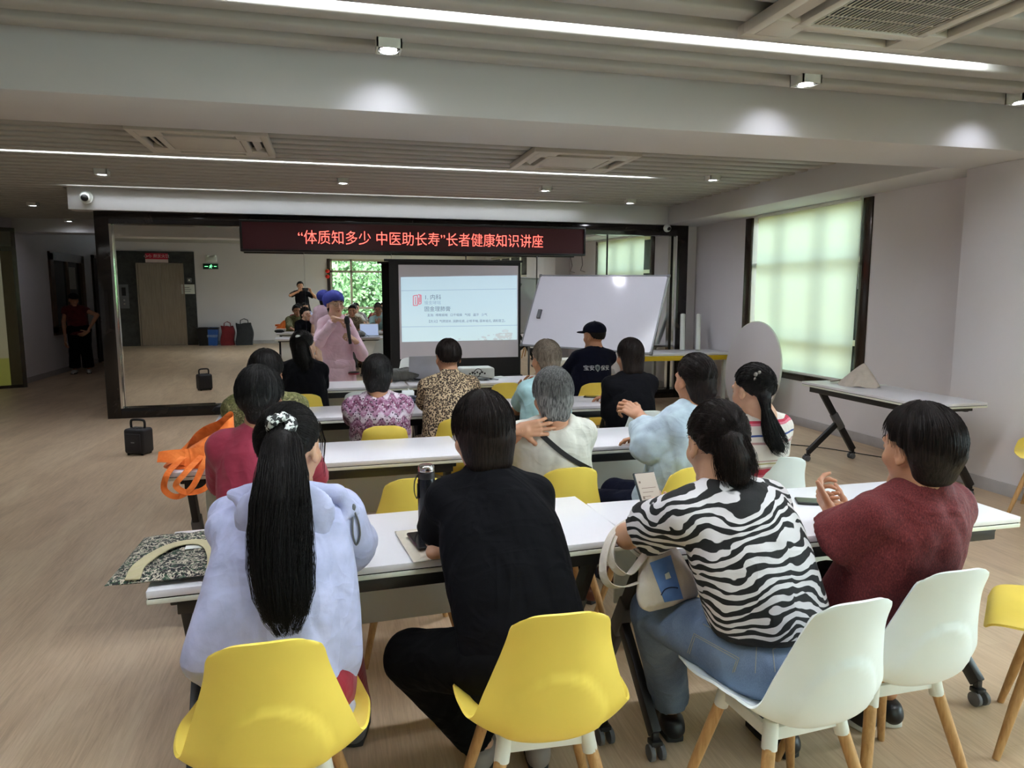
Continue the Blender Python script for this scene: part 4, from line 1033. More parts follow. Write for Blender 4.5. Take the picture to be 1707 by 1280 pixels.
    obj('case', MB().box(-.16, .16, -.11, .11, .012, .115), M['white_plastic'], t, bevel=.02, seg=4)
    m = MB()
    for x in (-.13, .13):
        for y in (-.08, .08): m.cyl((x, y, .007), .012, .014)
    obj('foot', m, M['black_plastic'], t)
    m = MB()
    for k in range(7): m.box(-.09 + k * .024, -.075 + k * .024, -.113, -.108, .055 + (k % 2) * .012, .070 + (k % 2) * .012)
    obj('ports', m, M['black_plastic'], t, smooth=0)
    obj('lens', MB().cyl((.08, .112, .065), .035, .02, 'y'), M['black_plastic'], t)
    m = MB(); m.tube(bez([(-.06, -.115, .06), (-.02, -.14, .11), (.02, -.15, .09), (-.04, -.17, .02), (-.14, -.16, .006)], 24), .0035, 6); m.tube(bez([(-.08, -.115, .045), (.0, -.16, .006), (.06, -.17, .004), (.09, -.16, .004), (.05, -.14, .004)], 20), .0035, 6); m.tube(bez([(-.09, -.115, .05), (.05, -.15, .03), (.17, -.14, .004), (.19, -.12, .004)], 20), .003, 6)
    obj('cable', m, M['black_plastic'], t)
    q = atz(830, 629, Z); t = empty('paper_sheet', (q[0], q[1] + .02, Z + .0005), R(20), 'white sheet of paper beside the projector', 'paper'); obj('sheet', MB().box(-.08, .08, -.06, .06, 0, .002), M['white_plastic'], t, smooth=0)
    # ---- side table: draped cream bag, white sheet; bag under it
    q = atx(1437, 640, 4.55); t = empty('canvas_bag', (4.50, q[1], Z), R(-85), 'cream canvas bag standing in a peak on the side table', 'bag')
    def fn(u, v):
        a = 2 * PI * u; k = 1 - v
        return (.21 * k ** .85 * math.cos(a) + .06 * v, .13 * k ** .85 * math.sin(a) * (1 + .15 * math.sin(3 * a)), .205 * v + .010 * math.sin(5 * a) * k)
    obj('bag_body', MB().grid(fn, 40, 16), cloth('cream_bag_canvas', srgb(206, 194, 180), .06), t, weld=True, smooth=50)
    obj('corner', MB().grid(lambda u, v: (-.17 - .12 * u, -.06 + .12 * v * (1 - .6 * u), .012 + .02 * (1 - u) + .006 * math.sin(6 * v)), 8, 8), cloth('cream_bag_corner', srgb(200, 188, 172), .06), t, thick=.004)
    q = atz(1395, 634, Z); t = empty('paper_sheet', (4.62, 5.42, Z + .0005), R(10), 'pale sheet lying behind the cream canvas bag', 'paper'); obj('sheet', MB().box(-.12, .12, -.16, .16, 0, .003), M['white_plastic'], t, smooth=0)
    bag((4.93, 4.98, 0), .17, .12, .36, plain('brown_bag_leather', srgb(78, 62, 50), .6, var=.2), 'brown bag on the floor under the right end of the side table', 9)
    # ---- paper tubes by the mirror corner
    for k, (u, lab) in enumerate(((1137, 'white cardboard tube leaning by the mirror frame, left one of two'), (1163, 'white cardboard tube leaning by the wall, right one of two'))):
        a = aty(u, 590, 9.25); b = aty(u + 1.5, 524, 9.42)
        t = empty('cardboard_tube', (a[0], 9.25, .75), 0, lab, 'tube', 'white cardboard tubes')
        d = Vector((b[0] - a[0], .17, b[2] - .75)); obj('tube', MB().tube([(0, 0, 0), d], .035, 16), M['white_plastic'], t); obj('end_cap', MB().tube([d, d * 1.015], .030, 14), M['black_plastic'], t)
    q = aty(936, 606, 8.2); t = empty('storage_box', (q[0], 8.2, 0), R(4), 'small white box stack behind the guard, below the whiteboard', 'box')
    z1 = aty(936, 598, 8.2)[2]
    obj('box_body', MB().box(-.20, .20, -.14, .14, 0, z1 - .06), M['white_plastic'], t, bevel=.006); obj('lid', MB().box(-.21, .21, -.15, .15, z1 - .06, z1), M['edge'], t, bevel=.006)
    # ---- loudspeaker on the floor
    sp = pz_floor(233, 756); t = empty('portable_speaker', (sp[0], sp[1], 0), R(-24), 'black portable loudspeaker with carrying handle standing on the floor', 'loudspeaker'); t.scale = (.84, .84, .90)
    bp = plain('speaker_black', srgb(27, 27, 31), .5, var=.1)
    obj('cabinet', MB().box(-.125, .125, -.10, .10, .012, .285), bp, t, bevel=.032, seg=4)
    obj('grille', MB().box(-.098, .098, -.108, -.095, .045, .235), plain('speaker_grille', srgb(40, 40, 46), .7, bump=.6, scale=40), t, bevel=.012, seg=3)
    obj('handle', MB().tube(bez([(-.085, .0, .265), (-.088, .0, .345), (-.06, 0, .372), (.06, 0, .372), (.088, 0, .345), (.085, 0, .265)], 30), .0135, 10), bp, t)
    m = MB(); [m.cyl((x, -.04, .288), .011, .012) for x in (-.06, -.02, .02, .06)]; obj('knob', m, M['grey_metal'], t)
    obj('badge', MB().box(-.022, .022, -.110, -.107, .135, .147), M['grey_metal'], t, smooth=0)
    m = MB(); [m.cyl((x, y, .008), .014, .016) for x in (-.09, .09) for y in (-.07, .07)]; obj('foot', m, M['black_plastic'], t)
    # ---- cable on the floor under the side table
    t = empty('power_cable', (4.2, 6.2, 0), 0, 'thin dark cable lying on the floor by the right wall', 'cable')
    obj('cable', MB().tube(bez([(-.3, .6, .005), (.2, .25, .005), (.55, -.05, .005), (.8, -.5, .005), (1.0, -.9, .005), (1.05, -1.4, .006)], 30), .005, 6), M['black_plastic'], t)
    # ---- yellow-green glass door at the far left
    a = pz_floor(46, 645); b = pz_floor(0, 648); d = (Vector(b) - Vector(a)); d.z = 0; ang = math.atan2(-d.y, -d.x)
    t = empty('glass_door', (a[0], a[1], 0), ang, 'yellow-green film-covered glass door in a dark frame at the far left', 'door')
    m = MB(); m.box(-.06, 0, -.03, .03, 0, 2.62); m.box(-2.2, -.06, -.03, .03, 2.56, 2.62); m.box(-2.2, -.06, -.03, .03, 2.24, 2.32); m.box(-2.2, -.06, -.03, .03, 0, .05); m.box(-2.26, -2.2, -.03, .03, 0, 2.62); obj('door_frame', m, M['bronze'], t)
    obj('glass_panel', MB().box(-2.2, -.22, -.008, .008, .05, 2.24), M['film'], t, smooth=0); obj('side_strip', MB().box(-.22, -.06, -.012, .012, .05, 2.24), plain('olive_strip', srgb(98, 88, 52), .4), t, smooth=0)
    obj('transom_pane', MB().box(-2.2, -.06, -.008, .008, 2.32, 2.56), plain('transom_glass', srgb(96, 88, 74), .3), t, smooth=0)
    m = MB(); m.ell((-.50, -.012, 1.12), (.13, .004, .13)); m.ell((-.56, -.012, .58), (.2, .004, .09)); obj('printed_flower', m, M['white_plastic'], t)
    m = MB(); m.ell((-.46, -.016, 1.15), (.016, .003, .018)); m.ell((-.45, -.016, 1.08), (.012, .003, .014)); m.bar((-.66, -.016, .56), (-.42, -.016, .64), .003, .02); obj('printed_dots', m, M['black'], t)

def pz_floor(u, v): return atz(u, v, 0)
# =================================================================== PEOPLE
def V3(*a): return np.array(a, float)
def unit(v):
    v = np.asarray(v, float); n = np.linalg.norm(v); return v / n if n > 1e-9 else v
class Field:
    """signed distance on a grid; pieces are blended smoothly, the skin is taken out as one surface"""
    def __init__(s, lo, hi, h):
        s.h = h; s.lo = np.floor(np.array(lo) / h) * h; s.n = np.ceil((np.array(hi) - s.lo) / h).astype(int) + 2
        s.d = np.full(s.n, 1.0, np.float32)
    def sub(s, lo, hi):
        a = np.clip(np.floor((np.array(lo) - s.lo) / s.h).astype(int), 0, s.n); b = np.clip(np.ceil((np.array(hi) - s.lo) / s.h).astype(int) + 1, 0, s.n)
        if np.any(b <= a): return None
        ax = [s.lo[i] + s.h * np.arange(a[i], b[i]) for i in range(3)]
        X, Y, Z = np.meshgrid(*ax, indexing='ij', sparse=True)
        return tuple(slice(a[i], b[i]) for i in range(3)), X, Y, Z
    def put(s, lo, hi, fn, k):
        m = 4 * s.h + 1.6 * k
        q = s.sub(np.array(lo) - m, np.array(hi) + m)
        if q is None: return s
        sl, X, Y, Z = q
        b = fn(X, Y, Z).astype(np.float32); a = s.d[sl]
        if k > 0:
            h = np.clip(.5 + .5 * (b - a) / k, 0, 1); s.d[sl] = b + (a - b) * h - k * h * (1 - h)
        else: s.d[sl] = np.minimum(a, b)
        return s
    def cut(s, lo, hi, fn, k=0):
        m = 4 * s.h + 1.6 * k
        q = s.sub(np.array(lo) - m, np.array(hi) + m)
        if q is None: return s
        sl, X, Y, Z = q
        b = -fn(X, Y, Z).astype(np.float32); a = s.d[sl]
        if k > 0:
            h = np.clip(.5 - .5 * (b - a) / k, 0, 1); s.d[sl] = b + (a - b) * h + k * h * (1 - h)
        else: s.d[sl] = np.maximum(a, b)
        return s
    def cone(s, a, b, ra, rb, k=.02, end=None, start=None, cut=False):
        a = np.asarray(a, float); b = np.asarray(b, float); ab = b - a; L2 = max(ab @ ab, 1e-9); L = L2 ** .5
        def fn(X, Y, Z):
            px, py, pz = X - a[0], Y - a[1], Z - a[2]
            t0 = (px * ab[0] + py * ab[1] + pz * ab[2]) / L2; t = np.clip(t0, 0, 1)
            d = np.sqrt((px - t * ab[0]) ** 2 + (py - t * ab[1]) ** 2 + (pz - t * ab[2]) ** 2) - (ra + (rb - ra) * t)
            if end is not None: d = np.maximum(d, (t0 - end) * L)
            if start is not None: d = np.maximum(d, (start - t0) * L)
            return d
        r = max(ra, rb); lo = np.minimum(a, b) - r; hi = np.maximum(a, b) + r
        return s.cut(lo, hi, fn, k) if cut else s.put(lo, hi, fn, k)
    def ell(s, c, r, k=.02, rot=None, cut=False):
        c = np.asarray(c, float); r = np.asarray(r, float); Q = np.eye(3) if rot is None else rot
        def fn(X, Y, Z):
            p = [X - c[0], Y - c[1], Z - c[2]]
            q = [p[0] * Q[0, i] + p[1] * Q[1, i] + p[2] * Q[2, i] for i in range(3)]
            k0 = np.sqrt(sum((q[i] / r[i]) ** 2 for i in range(3))); k1 = np.sqrt(sum((q[i] / r[i] ** 2) ** 2 for i in range(3))) + 1e-6
            return k0 * (k0 - 1) / k1
        R_ = max(r); return s.cut(c - R_, c + R_, fn, k) if cut else s.put(c - R_, c + R_, fn, k)
    def loft(s, p0, p1, right, prof, bow=0., k=.03, lo_ext=0.0, off=0.):
        """elliptical sections along the spine p0->p1; prof rows: (s, half width, half depth)"""
        p0 = np.asarray(p0, float); ax = np.asarray(p1, float) - p0; L = np.linalg.norm(ax); e = ax / L
        r = unit(right - e * (right @ e)); f = np.cross(e, r)
        f = -f if f @ np.cross(V3(0, 0, 1), right) < 0 else f
        S = np.array([q[0] for q in prof]); Wd = np.array([q[1] for q in prof]) + off; Dp = np.array([q[2] for q in prof]) + off
        smin, smax = S[0], S[-1]
        def fn(X, Y, Z):
            x, y, z = X - p0[0], Y - p0[1], Z - p0[2]
            t = (x * e[0] + y * e[1] + z * e[2]) / L; u = x * r[0] + y * r[1] + z * r[2]; v = x * f[0] + y * f[1] + z * f[2]
            tc = np.clip(t, smin, smax); v = v + bow * 4 * tc * (1 - tc)
            w = np.interp(tc, S, Wd); d = np.interp(tc, S, Dp)
            q = np.sqrt((u / w) ** 2 + (v / d) ** 2)
            dd = (q - 1) * np.minimum(w, d); ex = np.abs(t - tc) * L
            return np.where(ex > 0, np.sqrt(np.maximum(dd, 0) ** 2 + ex ** 2) + np.minimum(dd, 0) * 0, dd)
        R_ = max(Wd.max(), Dp.max()); a = p0 + ax * smin; b = p0 + ax * smax
        return s.put(np.minimum(a, b) - R_, np.maximum(a, b) + R_, fn, k)
    def plane_cut(s, p, n):
        """remove everything on the +n side"""
        X, Y, Z = [s.lo[i] + s.h * np.arange(s.n[i]) for i in range(3)]
        X, Y, Z = np.meshgrid(X, Y, Z, indexing='ij', sparse=True)
        s.d = np.maximum(s.d, ((X - p[0]) * n[0] + (Y - p[1]) * n[1] + (Z - p[2]) * n[2]).astype(np.float32)); return s
    def mesh(s):
        g = openvdb.FloatGrid(background=float(4 * s.h))
        g.copyFromArray(np.clip(s.d, -4 * s.h, 4 * s.h))
        pts, quads = g.convertToQuads(isovalue=0.0)
        return np.asarray(pts, float) * s.h + s.lo, np.asarray(quads, int)[:, ::-1]

def vnormals(v, q):
    n = np.cross(v[q[:, 2]] - v[q[:, 0]], v[q[:, 3]] - v[q[:, 1]])
    o = np.zeros_like(v)
    for i in range(4): np.add.at(o, q[:, i], n)
    return o / (np.linalg.norm(o, axis=1)[:, None] + 1e-12)
def relax(v, q, it=2, lam=.5):
    for _ in range(it):
        acc = np.zeros_like(v); cnt = np.zeros(len(v))
        for i in range(4):
            a, b = q[:, i], q[:, (i + 1) % 4]
            np.add.at(acc, a, v[b]); np.add.at(acc, b, v[a]); np.add.at(cnt, a, 1); np.add.at(cnt, b, 1)
        v = v + lam * (acc / np.maximum(cnt, 1)[:, None] - v)
    return v
def wrinkle(v, n, amp, seed, freq=16, aniso=(1, 1, .55)):
    rs = np.random.RandomState(seed); p = v * np.array(aniso)
    w = np.zeros_like(p)
    for _ in range(3):
        k = rs.normal(size=(3, 3)) * 5; w += np.sin(p @ k + rs.rand(3) * 6) * .035
    p = p + w; d = np.zeros(len(v))
    for j in range(5):
        k = unit(rs.normal(size=3)) * freq * (1 + .55 * j); a = 1 / (1 + .6 * j)
        d += a * ((1 - np.abs(np.sin(p @ k + rs.rand() * 6))) ** 2 - .35)
    return v + n * (amp * d)[:, None]
def mesh_obj(name, v, q, mat, parent, origin, extra=None, smooth=True):
    vs = [v]; qs = [q]; o = len(v)
    for (a, b) in (extra or []):
        vs.append(a); qs.append(b + o); o += len(a)
    v = np.concatenate(vs) - np.asarray(origin); q = np.concatenate(qs)
    me = bpy.data.meshes.new(name)
    me.vertices.add(len(v)); me.vertices.foreach_set('co', v.astype(np.float32).ravel())
    me.loops.add(len(q) * 4); me.loops.foreach_set('vertex_index', q.astype(np.int32).ravel())
    me.polygons.add(len(q)); me.polygons.foreach_set('loop_start', np.arange(0, len(q) * 4, 4, dtype=np.int32))
    me.update(calc_edges=True); me.validate()
    me.polygons.foreach_set('use_smooth', [bool(smooth)] * len(me.polygons))
    for m_ in (mat if isinstance(mat, (list, tuple)) else [mat]): me.materials.append(m_)
    return link_mesh(name, me, parent)

def basis(yaw, pitch=0, roll=0):
    """columns: right, forward, up for something facing +y turned by yaw (left positive), nodding down by pitch, tilting by roll"""
    m = Matrix.Rotation(R(yaw), 3, 'Z') @ Matrix.Rotation(R(-pitch), 3, 'X') @ Matrix.Rotation(R(roll), 3, 'Y')
    return np.array(m)
def elbow(S, Wp, l1, l2, pole):
    S = np.asarray(S, float); Wp = np.asarray(Wp, float); d = Wp - S; L = np.linalg.norm(d); e = d / L; L = min(L, (l1 + l2) * .995)
    a = (l1 * l1 - l2 * l2 + L * L) / (2 * L); h = math.sqrt(max(l1 * l1 - a * a, 0))
    p = np.asarray(pole, float); p = unit(p - e * (p @ e)); return S + e * a + p * h

SKIN = {}
def skin(key, c):
    if key not in SKIN:
        n = N('skin_' + key); n.setp(Roughness=.5); n.b.inputs['Subsurface Weight'].default_value = .12; n.b.inputs['Subsurface Radius'].default_value = (.01, .004, .002)
        f = n.noise(n.coord(), 22, 3); n.base(n.ramp(f, [(.35, tuple(x * .93 for x in c[:3])), (.65, c)])); n.bump(n.noise(n.coord(), 260, 2), .06, .001); SKIN[key] = n.m
    return SKIN[key]
HAIRM = {}
def hair_mat(key, c0, c1, thr=.5):
    if key not in HAIRM:
        n = N('hair_' + key); n.setp(Roughness=.48); n.b.inputs['Specular IOR Level'].default_value = .16; n.b.inputs['Anisotropic'].default_value = .5
        f = n.noise(n.coord((110, 110, 8)), 2.0, 3, .6, .4)
        n.base(n.ramp(f, [(max(0, thr - .12), c0), (min(1, thr + .12), c1)])); n.bump(f, .5, .004); HAIRM[key] = n.m
    return HAIRM[key]

def hand_field(wr, d, nrm, side, curl, scale=1., h=.0034, thumb=(.35, .3), spread=.10):
    """palm and five bent fingers; wr wrist, d finger direction, nrm direction the palm faces, side +1 right hand"""
    d = unit(d); nrm = unit(nrm - d * (nrm @ d)); w = np.cross(d, nrm) * side
    c = wr + d * .09 * scale; f = Field(c - .15 * scale, c + .15 * scale, h)
    k = .009
    base = [(.086, .029), (.091, .010), (.087, -.010), (.078, -.028)]
    for (a, b) in base:
        f.cone(wr + d * .008 * scale + w * b * .62 * scale, wr + (d * a + w * b) * scale, .0145 * scale, .0108 * scale, k)
    f.cone(wr - d * .03, wr + d * .02 * scale, .024 * scale, .023 * scale, .012)
    ln = [(.040, .025, .020), (.045, .028, .021), (.041, .026, .020), (.032, .020, .018)]
    for i, (a, b) in enumerate(base):
        p = wr + (d * a + w * b) * scale; ang = 0; sp = (1.5 - i) * spread; dd = unit(d + w * sp)
        r = [.0094, .0086, .0078, .0066]
        if i == 3: r = [x * .88 for x in r]
        for j in range(3):
            ang += curl[i][j] if hasattr(curl[i], '__len__') else curl[i] * (.75, 1.05, .7)[j]
            q = p + (dd * math.cos(ang) + nrm * math.sin(ang)) * ln[i][j] * scale
            f.cone(p, q, r[j] * scale, r[j + 1] * scale, .004); p = q
    p = wr + (d * .022 + w * .020) * scale; td = unit(d * .62 + w * .72 + nrm * thumb[0]); ang = 0
    inw = unit(-w * .6 + nrm * .8 + d * .1)
    for L, r0, r1 in ((.042, .0145, .0115), (.032, .0108, .0098), (.026, .0096, .0076)):
        q = p + unit(td * math.cos(ang) + inw * math.sin(ang)) * L * scale; f.cone(p, q, r0 * scale, r1 * scale, .007); p = q; ang += thumb[1]
    return f.mesh()

CURL = {'flat': [.10, .08, .10, .14], 'relaxed': [.35, .42, .5, .55], 'loose_fist': [.9, 1.0, 1.05, 1.05], 'fist': [1.35, 1.4, 1.4, 1.4], 'grip': [1.05, 1.1, 1.15, 1.2], 'point': [.12, 1.25, 1.35, 1.35], 'cup': [.55, .6, .6, .6]}

def build_head(f, C, B, s=1., age=0):
    """adds a head to field f; C centre between the ears, B basis columns right/forward/up"""
    P = lambda x, y, z: C + (B[:, 0] * x + B[:, 1] * y + B[:, 2] * z) * s
    E = lambda c, r, k=.012, cut=False: f.ell(P(*c), np.array(r) * s, k * s, B, cut)
    E((0, -.012, .030), (.0745, .0935, .088), .01)                  # cranium
    E((0, .030, -.010), (.064, .060, .085), .02)                    # face block
    E((0, .034, -.062), (.052, .050, .048), .02)                    # jaw
    f.cone(P(-.018, .072, -.096), P(.018, .072, -.096), .020 * s, .020 * s, .018 * s)     # chin
    for x in (-1, 1):
        E((x * .047, .052, -.024), (.022, .026, .024), .016)        # cheek
        f.cone(P(x * .012, .086, .030), P(x * .046, .072, .028), .010 * s, .009 * s, .012 * s)   # brow
        E((x * .031, .091, .008), (.0155, .012, .011), .010, True)  # eye socket
        E((x * .031, .079, .008), (.0135, .0125, .0115), .003)      # lid and ball
    f.cone(P(0, .087, .016), P(0, .104, -.026), .0065 * s, .0105 * s, .010 * s)           # nose
    for x in (-1, 1): E((x * .0105, .097, -.031), (.0085, .0085, .007), .006)
    E((0, .083, -.057), (.024, .011, .012), .010)
    f.cone(P(-.017, .089, -.055), P(.017, .089, -.055), .0048 * s, .0048 * s, .006 * s); f.cone(P(-.014, .088, -.064), P(.014, .088, -.064), .0058 * s, .0058 * s, .006 * s)
    for x in (-1, 1):   # ears
        f.ell(P(x * .076, -.010, -.004), np.array((.008, .019, .031)) * s, .006 * s, B @ np.array(Matrix.Rotation(R(18 * -x), 3, 'Z')))
        f.ell(P(x * .083, -.004, -.002), np.array((.006, .010, .018)) * s, .004 * s, B, True)
        E((x * .076, -.002, -.030), (.006, .008, .009), .005)

def hair_bound(phi, front, side_, back):
    """polar angle (from the crown) at which hair ends, by azimuth phi (0 front, pi back)"""
    a = np.abs(phi); return np.interp(a, [0, .5, 1.0, 1.35, 1.62, 2.0, 2.5, PI], [front, front + .03, front + .22, side_ - .12, side_, back - .12, back, back])

def build_hair(C, B, style, s=1., h=.006, seed=0, strands=0, ext=(), front=1.02, side_=1.78, back=2.28, puff=.0, tie=None, rough=.0035, tail=None, tail_r=None, sr=.0008):
    """returns (verts, quads), strand list"""
    rs = np.random.RandomState(seed)
    ec = V3(0, -.014, .030); er = V3(.0835 + puff, .1045 + puff, .0985 + puff)
    P = lambda p: C + B @ (np.asarray(p, float) * s)
    lo = C - .17 * s; hi = C + .17 * s
    pts = [P(e[0]) for e in ext] + [P(e[1]) for e in ext] + ([np.asarray(t) for t in tail] if tail is not None else [])
    for p in pts: lo = np.minimum(lo, p - .08); hi = np.maximum(hi, p + .08)
    f = Field(lo, hi, h)
    def cap(X, Y, Z):
        p = [(X - C[0]) / s, (Y - C[1]) / s, (Z - C[2]) / s]
        q = [p[0] * B[0, i] + p[1] * B[1, i] + p[2] * B[2, i] for i in range(3)]
        x, y, z = q[0] - ec[0], q[1] - ec[1], q[2] - ec[2]
        ux, uy, uz = x / er[0], y / er[1], z / er[2]
        k0 = np.sqrt(ux * ux + uy * uy + uz * uz) + 1e-6; k1 = np.sqrt((x / er[0] ** 2) ** 2 + (y / er[1] ** 2) ** 2 + (z / er[2] ** 2) ** 2) + 1e-6
        d = k0 * (k0 - 1) / k1
        phi = np.arctan2(ux, uy); th = np.arccos(np.clip(uz / k0, -1, 1))
        if tie is None: gr = np.sin(phi * 38 + 2.5 * np.sin(th * 5)) * np.sin(phi * 17 + th * 3 + seed)
        else: gr = np.sin(phi * 26 + th * 6) * np.sin(phi * 41 - th * 3)
        d = d + rough * gr * np.clip(th / .5, 0, 1)
        g = (th - hair_bound(phi, front, side_, back) + .05 * np.sin(phi * 23 + seed)) * .085
        kk = .012; hh = np.clip(.5 - .5 * (g - d) / kk, 0, 1); return (g + (d - g) * hh + kk * hh * (1 - hh)) * s
    f.put(C - .14 * s, C + .14 * s, cap, 0)
    for e in ext: f.cone(P(e[0]), P(e[1]), e[2] * s, e[3] * s, e[4] if len(e) > 4 else .02)
    if tail is not None:
        for i in range(len(tail) - 1): f.cone(tail[i], tail[i + 1], tail_r[i], tail_r[i + 1], .012)
    # keep the face free
    f.ell(P((0, .125, -.035)), np.array((.066, .085, .085)) * s, .012, B, True)
    v, q = f.mesh()
    S = []
    def sph(phi, th): return V3(math.sin(th) * math.sin(phi), math.sin(th) * math.cos(phi), math.cos(th))
    for i in range(strands):
        phi = rs.uniform(-PI, PI); b = float(hair_bound(np.array(phi), front, side_, back)) + rs.normal() * .05
        if tie is None:
            a = sph(phi + rs.normal() * .05, rs.uniform(.05, .5)); c_ = sph(phi + rs.normal() * .06, b + abs(rs.normal()) * .06)
        else:
            a = sph(phi, b * rs.uniform(.55, 1.0)); c_ = unit(np.asarray(tie) + rs.normal(size=3) * .05)
        o = math.acos(max(-1, min(1, a @ c_))) or 1e-3; pl = []
        lift = 1.0 + abs(rs.normal()) * .014 + .004
        n_ = 8
        for j in range(n_ + 1):
            t = j / n_; w = unit((math.sin((1 - t) * o) * a + math.sin(t * o) * c_) / math.sin(o) if math.sin(o) > 1e-4 else a)
            pl.append(P(ec + w * er * (lift + .01 * math.sin(t * PI))))
        S.append((pl, sr * s))
    return (v, q), S

def strand_mesh(S):
    """thin tapering three-sided tubes"""
    vs = []; qs = []; o = 0
    for pl, r in S:
        p = np.array(pl); k = len(p); t = np.gradient(p, axis=0); t /= np.linalg.norm(t, axis=1)[:, None] + 1e-9
        ref = np.cross(t, V3(.3, .5, .8)); ref /= np.linalg.norm(ref, axis=1)[:, None] + 1e-9; b = np.cross(t, ref)
        rr = r * np.linspace(1, .35, k)[:, None]
        ring = np.stack([p + (ref * math.cos(a) + b * math.sin(a)) * rr for a in (0, 2.094, 4.189)], 1)
        vs.append(ring.reshape(-1, 3))
        i = np.arange(k - 1)[:, None] * 3; j = np.arange(3)[None, :]
        qs.append((np.stack([i + j, i + (j + 1) % 3, i + 3 + (j + 1) % 3, i + 3 + j], -1).reshape(-1, 4)) + o); o += k * 3
    return np.concatenate(vs), np.concatenate(qs)

def tail_strands(path, radii, n, seed, r=.0012, spread_end=1.0, jitter=.5):
    rs = np.random.RandomState(seed); path = np.array(path); S = []
    k = len(path)
    for i in range(n):
        a = rs.uniform(0, 2 * PI); q = rs.rand() ** .5; pl = []
        last = 1 - .22 * rs.rand() ** 1.5
        for j in range(k):
            t = j / (k - 1)
            if t > last + .02: break
            d = path[min(j + 1, k - 1)] - path[max(j - 1, 0)]; d = unit(d); u = unit(np.cross(d, V3(0, 1, 0.1))); w = np.cross(d, u)
            R_ = radii[j] * (1.02 + .05 * jitter * math.sin(j * .9 + i)) * (q * .55 + .5)
            aa = a + .25 * math.sin(t * 3 + i)
            pl.append(path[j] + (u * math.cos(aa) + w * math.sin(aa) * .75) * R_ + rs.normal(size=3) * .0012 * jitter)
        if len(pl) > 2: S.append((pl, r))
    return S

